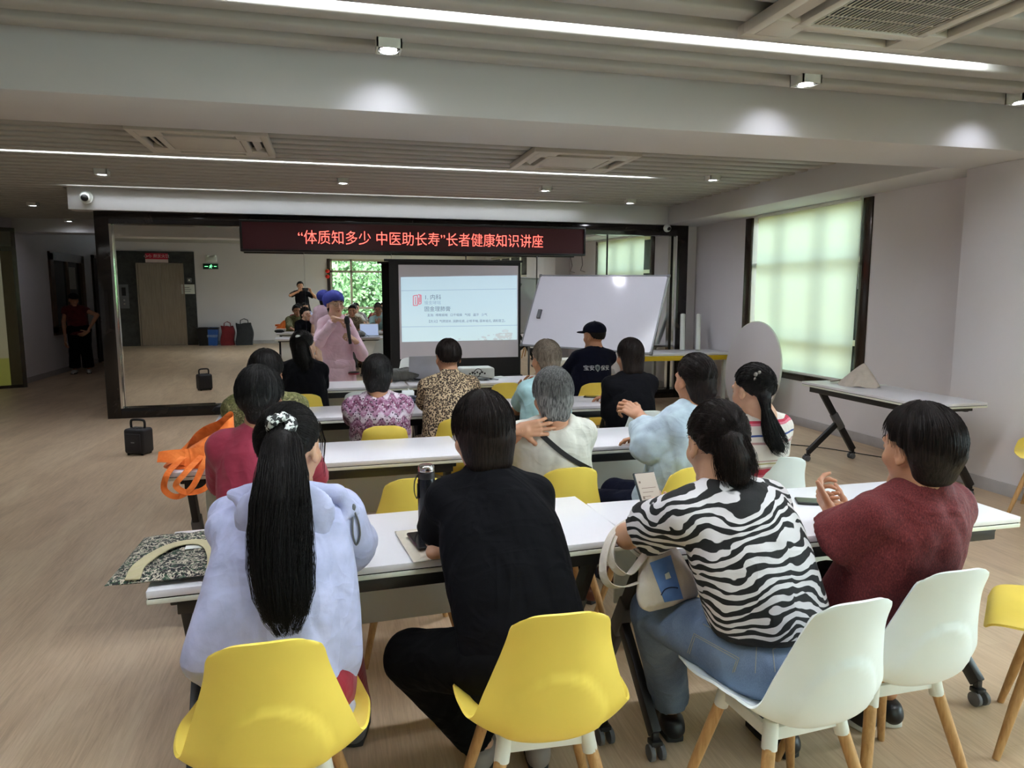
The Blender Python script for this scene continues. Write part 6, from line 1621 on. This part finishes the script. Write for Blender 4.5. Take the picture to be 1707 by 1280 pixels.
    # ============ second row ==========================================
    person(aty(433, 611, 3.02), (-.27, 2.92), 0, 'person with greying black hair in a rose shirt beside the orange bag', G, hyaw=-6, hpitch=10, shw=.180, seed=5, hs=1.02, bulk=1.03,
           shirt=dict(mat=c['rose'], sleeve=.9, loose=.018, fold=.005, freq=12), pants=dict(mat=c['rose_dark']), shoes=BS,
           legs={'L': dict(kn=(-.50, 3.12, .49), an=(-.46, 2.95, .09))},
           hair=dict(style='short', mat=HS, side_=1.82, back=2.36, puff=.007, ext=[((0, -.055, -.02), (0, -.05, -.06), .062, .046)]), strands=380, skin_m=S2)
    def strap(so_, og):
        b = bvh_of(so_); p = on_surface(b, [(900 + 84 * t, 722 + 60 * t + 6 * math.sin(PI * t)) for t in np.linspace(0, 1, 14)], .004)
        if len(p) > 3: sub('bag_strap', ribbon(p, .022, .003, (.75, 0, .66)), M['black'], so_, og)
    person(aty(919, 613, 2.96), (.965, 3.12), 2, 'grey-haired woman in a white linen shirt with one hand on her neck', G, hyaw=-4, hpitch=14, shw=.175, seed=6, bulk=1.03,
           arms={'L': dict(w=aty(866, 716, 2.838), el=aty(842, 752, 3.04), d=(1, -.04, .06), n=(.05, 1, .05), curl=[.25, .25, .3, .35], thumb=(.2, .1), fine=True, len=(.27, .2)), 'R': dict(w=(1.1, 3.52, .79))},
           shirt=dict(mat=c['white'], sleeve=.9, loose=.022, fold=.006, freq=13, sw=.012, neck_cut=-.02, parts=[strap]), pants=dict(mat=c['grey']), shoes=BS,
           hair=dict(style='short', mat=HG, side_=1.88, back=2.40, puff=.004, ext=[((-.026, -.046, -.03), (-.022, -.042, -.075), .052, .042), ((.026, -.046, -.03), (.022, -.042, -.075), .052, .042)]), strands=520, skin_m=S2)
    def tie7(ho, og):
        m = MB(); rs = np.random.RandomState(2); ce = aty(1167, 643, 2.86)
        for k in range(9):
            a = 2 * PI * k / 9; m.ell(ce + V3(.018 * math.cos(a), .004 * math.sin(3 * a), .022 * math.sin(a)), (.012, .012, .012), 8, 6)
        sub('hair_tie', m, plain('hair_tie_red', srgb(150, 34, 58), .6), ho, og)
    person(aty(1157, 588, 2.95), (1.50, 3.02), 28, 'woman with a red hair tie in a pale blue blouse, resting a raised arm', G, hyaw=6, hpitch=6, shw=.17, seed=7, bulk=1.04,
           arms={'L': dict(w=aty(1068, 694, 3.05), el=aty(1078, 742, 2.92), d=(-.45, .45, .35), n=(.2, .5, -.6), curl=[.7, .8, .9, 1.0], fine=True), 'R': dict(w=(1.62, 3.45, .79))},
           shirt=dict(mat=c['paleblue'], name='blouse', sleeve=1.75, loose=.024, fold=.007, freq=12, sw=.022, neck_cut=-.01), pants=dict(mat=c['navy']), shoes=dict(mat=plain('shoe_brown', srgb(112, 62, 44), .5), sole=M['sole']),
           hair=dict(style='bun', mat=HD, tie=(.10, -.9, -.30), side_=1.74, back=2.3, parts=[tie7], ext=[((.01, -.085, -.02), (.012, -.10, -.05), .034, .030), ((0, -.045, -.02), (0, -.05, -.065), .068, .055)]), strands=300, skin_m=S2)
    tw8 = [aty(u, v, y) for u, v, y in [(1268, 643, 2.78), (1274, 662, 2.74), (1277, 682, 2.735), (1282, 705, 2.73), (1290, 728, 2.73), (1300, 745, 2.74), (1306, 754, 2.75)]]
    def clip8(ho, og):
        m = MB(); ce = aty(1264, 628, 2.755)
        for k in range(5):
            a = 2 * PI * k / 5; m.ell(ce + V3(.016 * math.cos(a), 0, .018 * math.sin(a)), (.010, .005, .010), 8, 6)
        m.ell(ce, (.007, .008, .007), 8, 6); sub('hair_clip', m, plain('hair_clip_pearl', srgb(120, 112, 104), .35), ho, og)
    person(aty(1251, 605, 2.86), (1.93, 3.10), 18, 'woman with a low ponytail in a white, red and blue striped top', G, hyaw=10, hpitch=12, shw=.19, seed=8, bulk=1.05, neck_off=(.045, -.03, -.122),
           arms={'L': dict(w=(1.62, 3.42, .79)), 'R': dict(w=(1.95, 3.46, .79))},
           shirt=dict(mat=c['stripes'], sleeve=.9, loose=.018, fold=.005, freq=12, zmin=.5), pants=dict(mat=c['grey']), shoes=BS,
           hair=dict(style='tail', mat=HB_, tie=(.2, -.95, .0), side_=1.74, back=2.3, tail=tw8, tail_r=[.022, .024, .015, .024, .028, .020, .006], more=tail_strands(tw8, [.026, .028, .018, .036, .046, .044, .028], 520, 8, .0010, jitter=1.4), parts=[clip8]), strands=300, skin_m=S1)
    # ============ third row ===========================================
    person(aty(444, 583, 4.02), (-.40, 4.06), -4, 'person with black bob hair in an olive green printed shirt', G, hyaw=-12, hpitch=8, shw=.19, seed=9, bulk=1.10, res=1.15,
           shirt=dict(mat=c['olive'], sleeve=1.7, loose=.02, fold=.005), pants=BP, shoes=BS, hair=dict(style='bob', mat=HB_, side_=1.9, back=2.4, puff=.006), strands=160, skin_m=S2)
    person(aty(629, 591, 4.18), (.27, 4.30), 0, 'person with short hair in a purple and white patterned blouse', G, hyaw=-6, hpitch=12, shw=.178, seed=10, bulk=1.05, res=1.1,
           shirt=dict(mat=c['purple'], name='blouse', sleeve=.9, loose=.018, fold=.004, collar=False), pants=BP, shoes=BS, hair=dict(style='short', mat=HS, side_=1.78, back=2.36, puff=.003, ext=[((-.028, -.048, -.02), (-.024, -.044, -.058), .052, .044), ((.028, -.048, -.02), (.024, -.044, -.058), .052, .044)]), strands=200, skin_m=S2)
    person(aty(746, 564, 4.64), (.71, 4.46), 0, 'person with short dark hair in a leopard print shirt', G, hyaw=6, hpitch=6, shw=.178, seed=11, bulk=1.04, res=1.1,
           arms={'L': dict(w=atz(722, 684, .79), el=aty(710, 668, 4.62), d=(.9, .4, 0)), 'R': dict(w=(.92, 5.0, .79))},
           shirt=dict(mat=c['leopard'], sleeve=1.8, loose=.016, fold=.004, collar=True, hem=-.35, zmin=.46), pants=dict(mat=c['leopard'], name='trousers'), shoes=BS, hair=dict(style='short', mat=HD, side_=1.68, back=2.30), strands=200, skin_m=S2)
    person(aty(909, 566, 4.32), (1.27, 4.30), 10, 'person with greying brown hair in a teal T-shirt', G, hyaw=12, hpitch=4, shw=.168, seed=12, res=1.1,
           arms={'L': dict(w=aty(868, 662, 4.62), el=atz(862, 683, .79), d=(.5, .3, .8), n=(.3, -.9, .3), curl='cup'), 'R': dict(w=(1.4, 4.9, .79))},
           shirt=dict(mat=c['teal'], sleeve=.66, loose=.016, fold=.004, sw=.014), pants=BP, shoes=BS, hair=dict(style='short', mat=HBr, side_=1.82, back=2.40, puff=.004, ext=[((0, -.05, -.03), (0, -.045, -.07), .064, .054)]), strands=260, skin_m=S2)
    person(aty(1049, 563, 4.46), (1.93, 4.44), 4, 'person with dark collar-length hair in a black T-shirt at the third table', G, hyaw=4, hpitch=6, shw=.178, seed=13, res=1.1,
           arms={'L': dict(w=(1.98, 4.80, .79), el=aty(1017, 706, 4.48), d=(.3, 1, 0)), 'R': dict(w=(2.02, 4.92, .79))},
           shirt=dict(mat=c['black2'], sleeve=.82, loose=.018, fold=.004, sw=.014), pants=BP, shoes=BS,
           hair=dict(style='bob', mat=HD, side_=1.95, back=2.45, puff=.002, ext=[((-.026, -.046, -.02), (-.026, -.046, -.085), .054, .046), ((.026, -.046, -.02), (.026, -.046, -.085), .054, .046)]), strands=260, skin_m=S2)
    # ============ front row ===========================================
    tw14 = [aty(u, v, y) for u, v, y in [(498, 562, 5.84), (504, 580, 5.80), (508, 600, 5.79), (512, 620, 5.79), (516, 640, 5.80)]]
    def tie14(ho, og):
        m = MB(); m.ell(aty(497, 561, 5.83), (.022, .018, .014), 12, 8); sub('hair_tie', m, M['white_plastic'], ho, og)
    def collar14(so_, og):
        b = bvh_of(so_); pts = [[(466, 592), (479, 600), (491, 607), (498, 601)], [(468, 597), (480, 607), (489, 612), (497, 606)]]
        r0, r1 = [on_surface(b, q, .006) for q in pts]
        if len(r0) == 4 and len(r1) == 4: sub('cream_collar', MB().add([tuple(p) for p in r0 + r1], [(0, 1, 5, 4), (1, 2, 6, 5), (2, 3, 7, 6)]), c['white'], so_, og, thick=.006)
    person(aty(505, 551, 5.94), (-.20, 5.78), -10, 'woman in a black top with half-tied hair, raising her right hand at the front table', G, hyaw=-38, hpitch=6, hroll=-6, shw=.172, seed=14, res=1.1,
           arms={'R': dict(w=aty(533, 602, 6.02), el=aty(535, 652, 5.95), d=(-.1, .1, 1), n=(-.8, .5, .1), curl=[.9, .9, 1.0, 1.0], fine=True), 'L': dict(w=(-.25, 6.3, .79))},
           shirt=dict(mat=c['black2'], name='top', sleeve=.8, loose=.018, fold=.004, parts=[collar14]), pants=BP, shoes=BS,
           hair=dict(style='tail', mat=HB_, tie=(.0, -.9, .35), side_=1.95, back=2.45, puff=.004, tail=tw14, tail_r=[.025, .042, .046, .036, .012], ext=[((0, -.05, -.03), (.01, -.06, -.12), .066, .055)], more=tail_strands(tw14, [.03, .055, .065, .06, .04], 260, 9, .0016), parts=[tie14]), strands=160, skin_m=S3)
    # guard
    def guard_back(so_, og):
        b = bvh_of(so_)
        mt = plain('uniform_print', srgb(214, 216, 222), .5)
        for txt, u in (('宝安', 984.5), ('保安', 1012)):
            p = aty(u, 614.5, 5.5); o = lettering('back_lettering', txt, .047, mt, so_, tuple(np.array(aty(u, 614.5, 5.75)) - og), extrude=0); conform(o, b)
        ce = aty(998, 614, 5.75); m = MB(); out = [(-.021, .022), (0, .030), (.021, .022), (.020, -.010), (0, -.033), (-.020, -.010)]
        m.prism([(ce[0] + x, ce[2] + z) for x, z in out], ce[1], ce[1] + .002, 'y'); o = sub('back_badge', m, plain('badge_grey', srgb(130, 140, 138), .4), so_, og); conform(o, b, .004)
        m = MB(); m.prism([(ce[0] + x * .6, ce[2] + z * .6) for x, z in out], ce[1], ce[1] + .002, 'y'); o = sub('badge_centre', m, plain('badge_dark', srgb(50, 60, 66), .4), so_, og); conform(o, b, .006)
    g = person(aty(990, 537, 5.97), (2.13, 5.90), 6, 'guard in navy uniform and cap with white characters on the back', G, hyaw=26, hpitch=2, shw=.19, seed=15, bulk=1.08, res=1.1,
           shirt=dict(mat=c['navy'], name='uniform_shirt', sleeve=1.9, loose=.018, fold=.004, collar=True, parts=[guard_back]), pants=dict(mat=c['navy']), shoes=BS, hair=dict(style='short', mat=HB_, side_=1.6, back=2.2, puff=-.002), strands=60, skin_m=S2)
    cap_field(g, c['navy'], brim=True)
    m = MB()
    for sg, k in ((-1, 'L'), (1, 'R')): m.cbox(Vector(g['sh'][k] + V3(0, 0, .062)), (.12, .05, .012), Matrix.Rotation(R(18 * sg), 3, 'Y'))
    sub('epaulettes', m, c['navy'], g['root'], g['origin'], bevel=.004)
    # presenter
    Yp = 7.40
    def gown_parts(so_, og):
        m = MB(); b = bvh_of(so_)
        p = on_surface(b, [(539 + 56 * t, 583 + 3 * math.sin(PI * t)) for t in np.linspace(0, 1, 16)], .006)
        if len(p) > 4: sub('belt', ribbon(p, .030, .003, (0, 0, 1)), c['pink'], so_, og)
        for k in ((541, 590, 560, 611), (574, 590, 590, 612)):
            q = on_surface(b, [(k[0], k[1]), (k[2], k[1]), (k[2], k[3]), (k[0], k[3])], .005)
            if len(q) == 4: sub('pocket', MB().add([tuple(x) for x in q], [(0, 1, 2, 3)]), c['pink'], so_, og, thick=.006)
    pr = person(aty(558, 486, Yp), (.035, 7.44), 188, 'presenter in a pink gown and blue cap speaking into a microphone', None, hyaw=203, hpitch=2, stand=True, pel_z=.85, shw=.155, seed=16, res=1.0, bulk=.95,
           arms={'R': dict(w=aty(560, 531, 7.22), el=aty(531, 571, 7.30), d=(.95, -.15, -.22), n=(-.15, -.1, -1), curl=[.35, 1.0, 1.1, 1.1], fine=True), 'L': dict(w=aty(592, 568, 7.24), el=aty(604, 592, 7.40), d=(-.5, -.35, .45), n=(-.6, .3, -.4), curl='grip', thumb=(.5, .5), fine=True)},
           shirt=dict(mat=c['pink'], name='gown', sleeve=1.86, loose=.014, hem=-1.05, flare=1.08, fold=.007, freq=10, sw=.012, neck_cut=.05, parts=[gown_parts]), pants=dict(mat=c['pink']), shoes=dict(mat=M['shoe_white'], sole=M['sole']),
           hair=dict(style='bob', mat=HB_, front=.85, side_=1.95, back=2.5, puff=-.004, ext=[((0, -.05, -.05), (0, -.05, -.10), .060, .045)]), strands=80, skin_m=S3)
    cap_field(pr, plain('surgical_cap_blue', srgb(42, 54, 150), .7, bump=.3), brim=False)
    m = MB()
    for x in (-1, 1):
        m.tube([pr['PH'](x * .031 + .022 * math.cos(a), .108 - .012 * abs(math.cos(a)) * (1 if math.cos(a) * x > 0 else .2), .004 + .017 * math.sin(a)) for a in np.linspace(0, 2 * PI, 21)], .0012, 5, cap=False); m.tube([pr['PH'](x * .053, .098, .010), pr['PH'](x * .072, .03, .012), pr['PH'](x * .078, -.01, .010)], .0012, 5)
    m.tube([pr['PH'](-.009, .108, .008), pr['PH'](.009, .108, .008)], .0012, 5)
    sub('glasses', m, M['grey_metal'], pr['root'], pr['origin'])
    a = Vector(aty(577.5, 527, 7.16)); b = Vector(aty(584, 573, 7.19)); d = (b - a).normalized()
    t = empty('microphone', b, 0, 'black hand-held microphone in the presenter\'s left hand', 'microphone')
    obj('handle', MB().tube([(0, 0, 0), (a - b) * .72], [.015, .019], 14), M['black_plastic'], t)
    obj('head', MB().tube([(a - b) * .72, (a - b) * .78, (a - b) * .93, a - b], [.020, .026, .026, .012], 16), M['black'], t)
    # doorway person
    dp = person(aty(122, 489, 15.6), (-4.80, 15.62), 188, 'person in a dark red vest standing in the dim corridor, hand on hip', None, hyaw=205, hpitch=6, stand=True, pel_z=.88, shw=.19, seed=17, res=1.5, bulk=1.05,
           arms={'L': dict(w=aty(146, 553, 15.45), el=aty(162, 525, 15.55), d=(-.6, -.5, -.4), n=(-.6, .5, 0)), 'R': dict(w=aty(109, 566, 15.5), el=aty(106, 536, 15.6), d=(0, -.1, -1), n=(1, 0, 0))},
           shirt=dict(mat=c['darkred'], name='vest', sleeve=.35, loose=.022, fold=.004, hem=-.25), pants=dict(mat=c['blackpants'], loose=.03, ankle=.07), shoes=dict(mat=M['shoe_white'], sole=M['sole']), hair=dict(style='short', mat=HB_), skin_m=S2)
    cap_field(dp, c['blackcap'], brim=True)
    # photographer (seen in the mirror only)
    person((-.16, -.40, 1.76), (-.08, -.48), 2, 'photographer in a black T-shirt holding up a phone', None, hyaw=-8, hpitch=4, stand=True, pel_z=.94, shw=.19, seed=18, res=1.15, bulk=1.04,
           arms={'L': dict(w=(-.215, -.155, 1.50), pole=(-1, .2, -.5), d=(.45, .25, .7), n=(.6, .6, 0), curl=[.6, .9, 1.0, 1.0]), 'R': dict(w=(.10, -.17, 1.49), pole=(1, .2, -.6), d=(-.35, .2, .8), n=(-.6, .6, 0), curl=[.6, .9, 1.0, 1.0])},
           shirt=dict(mat=c['black2'], sleeve=.75, loose=.018, fold=.004), pants=BP, shoes=BS, hair=dict(style='short', mat=HB_, puff=.006), strands=60, skin_m=S2)
    t = empty('mobile_phone', (-.045, -.066, 1.555), 0, 'phone held sideways by the photographer, seen in the mirror', 'phone')
    obj('body', MB().box(-.078, .078, -.0045, .0045, -.037, .037), M['black_plastic'], t, bevel=.004)
    obj('camera_lens', MB().cyl((.045, .006, .012), .009, .004, 'y'), M['grey_metal'], t)
    # ---------------- held and hanging things
    n = emit('phone_page', srgb(168, 156, 142), .15)
    ph, sc = phone(tuple(aty(1091, 858, 2.13)), (R(58), R(2), R(12)), 'phone with a lit page in the zebra-top woman\'s hand', n, plain('phone_case_green', srgb(30, 44, 46), .4))
    for o in ph.children: o.location = (0, .045, 0)
    ph.scale = (1.2, 1.2, 1.2)
    m = MB(); [m.box(-.024, .024 - .012 * (k % 3), .030 - k * .012, .0315 - k * .012, .0091, .0094) for k in range(8)]; m.box(-.028, -.022, .046, .052, .0091, .0094); m.box(-.028, -.022, .0, .008, .0091, .0094)
    obj('page_lines', m, plain('page_ink', srgb(120, 100, 90), .6), sc, smooth=0)
    tote()

def cap_field(pd, mat, brim):
    C, HB, og = pd['C'], pd['HB'], pd['origin']
    P = lambda x, y, z: C + HB[:, 0] * x + HB[:, 1] * y + HB[:, 2] * z
    f = Field(C - .24, C + .24, .006)
    if brim:
        f.ell(P(0, -.008, .058), (.094, .114, .078), .01, HB); f.plane_cut(P(0, .0, .040), unit(-HB[:, 2] + HB[:, 1] * .05))
        f.ell(P(0, .105, .040), (.078, .085, .012), .008, HB); f.cone(P(0, -.01, .13), P(0, -.01, .134), .010, .010, .004)
    else:
        f.ell(P(0, -.020, .045), (.097, .118, .100), .01, HB); f.ell(P(.0, -.085, .040), (.088, .085, .085), .03, HB); f.plane_cut(P(0, .085, .044), unit(-HB[:, 2] * .92 + HB[:, 1] * .36))
    v, q = f.mesh(); v = relax(v, q, 2)
    if not brim: v = wrinkle(v, vnormals(v, q), .004, 3, 40)
    mesh_obj('cap', v, q, mat, pd['root'], og)

def tote():
    """canvas tote with a blue printed panel hanging from the forearm of the zebra-top woman"""
    o = aty(1100, 1030, 1.93)
    t = empty('tote_bag', o, 0, 'cream canvas tote with a blue printed panel hanging from the zebra-top woman\'s arm', 'bag')
    cv = cloth('tote_canvas', srgb(206, 196, 184), .07)
    L = lambda u, v, y: tuple(np.array(aty(u, v, y)) - o)
    # body: closed bag lofted from mouth to bottom, leaning
    top_c = V3(*L(1098, 918, 1.95)); bot_c = V3(*L(1118, 1010, 1.90))
    ax = unit(bot_c - top_c); sd = unit(V3(.78, .2, .5) - ax * (V3(.78, .2, .5) @ ax)); th = np.cross(ax, sd)
    Lh = np.linalg.norm(bot_c - top_c)
    def fn(u, v):
        a = 2 * PI * u; w = .050 + .050 * math.sin(min(1, v * 1.25) * PI / 2); d = .030 + .020 * math.sin(v * PI)
        if v > .85: w *= 1 - .25 * ((v - .85) / .15) ** 2; d *= 1 - .75 * ((v - .85) / .15) ** 2
        k = 1 + .06 * math.sin(6 * a + 4 * v) + .05 * math.sin(4 * a - 6 * v)
        ca, sa = math.cos(a), math.sin(a); ca = math.copysign(abs(ca) ** .75, ca); sa = math.copysign(abs(sa) ** .75, sa)
        return tuple(top_c + ax * Lh * v + sd * w * ca * k + th * d * sa * k)
    b = obj('bag_body', MB().grid(fn, 48, 24), cv, t, weld=True, thick=.002)
    bpy.context.view_layer.update(); bv = bvh_of(b)
    blue = N('blue_print'); blue.setp(Roughness=.8); f = blue.noise(blue.coord(), 14, 2); blue.base(blue.ramp(f, [(.35, srgb(84, 124, 192)), (.65, srgb(116, 152, 216))]))
    rows = []; ok = True
    for v in np.linspace(0, 1, 12):
        for u in np.linspace(0, 1, 8):
            l = V3(1083, 938) + (V3(1108, 1004) - V3(1083, 938)) * v; r = V3(1118, 925) + (V3(1139, 998) - V3(1118, 925)) * v
            q = l + (r - l) * u; p = hit(bv, q[0], q[1], .003)
            rows.append(tuple(p - Vector(o)) if p is not None else None)
    fs = [(j * 8 + i, j * 8 + i + 1, (j + 1) * 8 + i + 1, (j + 1) * 8 + i) for j in range(11) for i in range(7)]
    fs = [q for q in fs if all(rows[i] is not None for i in q)]
    rows = [p or (0, 0, 0) for p in rows]
    pn = obj('printed_panel', MB().add(rows, fs), blue.m, b, thick=.0015)
    m = MB()
    q = [hit(bv, *x, .006) for x in ((1108, 957), (1115, 953), (1119, 963), (1110, 966))]
    if all(p is not None for p in q): obj('pale_print', MB().add([tuple(p - Vector(o)) for p in q], [(0, 1, 2, 3)]), M['white_plastic'], pn, smooth=0)
    m = MB(); p = [hit(bv, u, v, .006) for u, v in [(1102, 992), (1107, 984), (1114, 980), (1122, 979), (1130, 980)]]; p = [x - Vector(o) for x in p if x is not None]
    if len(p) > 2: obj('dark_print_line', MB().tube(bez(p, 16), .0018, 5), plain('print_navy', srgb(30, 46, 84), .7), pn)
    for k, pts in enumerate([[(1075, 925, 1.93), (1050, 955, 1.93), (1030, 952, 1.94), (1017, 930, 1.96), (1022, 900, 1.99), (1036, 878, 2.03), (1052, 866, 2.07)], [(1072, 968, 1.92), (1040, 978, 1.92), (1016, 975, 1.93), (1005, 955, 1.94), (1008, 920, 1.97), (1020, 890, 2.01), (1036, 873, 2.04), (1054, 862, 2.08)]]):
        h = bez([L(*p) for p in pts], 40); obj('handle', ribbon(h, .026, .003, (.5, -.6, .3)), cv, t)

# =================================================================== BUILD
build_setting()
build_outside()
build_fixtures()
build_behind()
build_chairs()
build_tables()
build_screen()
build_whiteboard()
build_round_top()
build_small()
build_people()
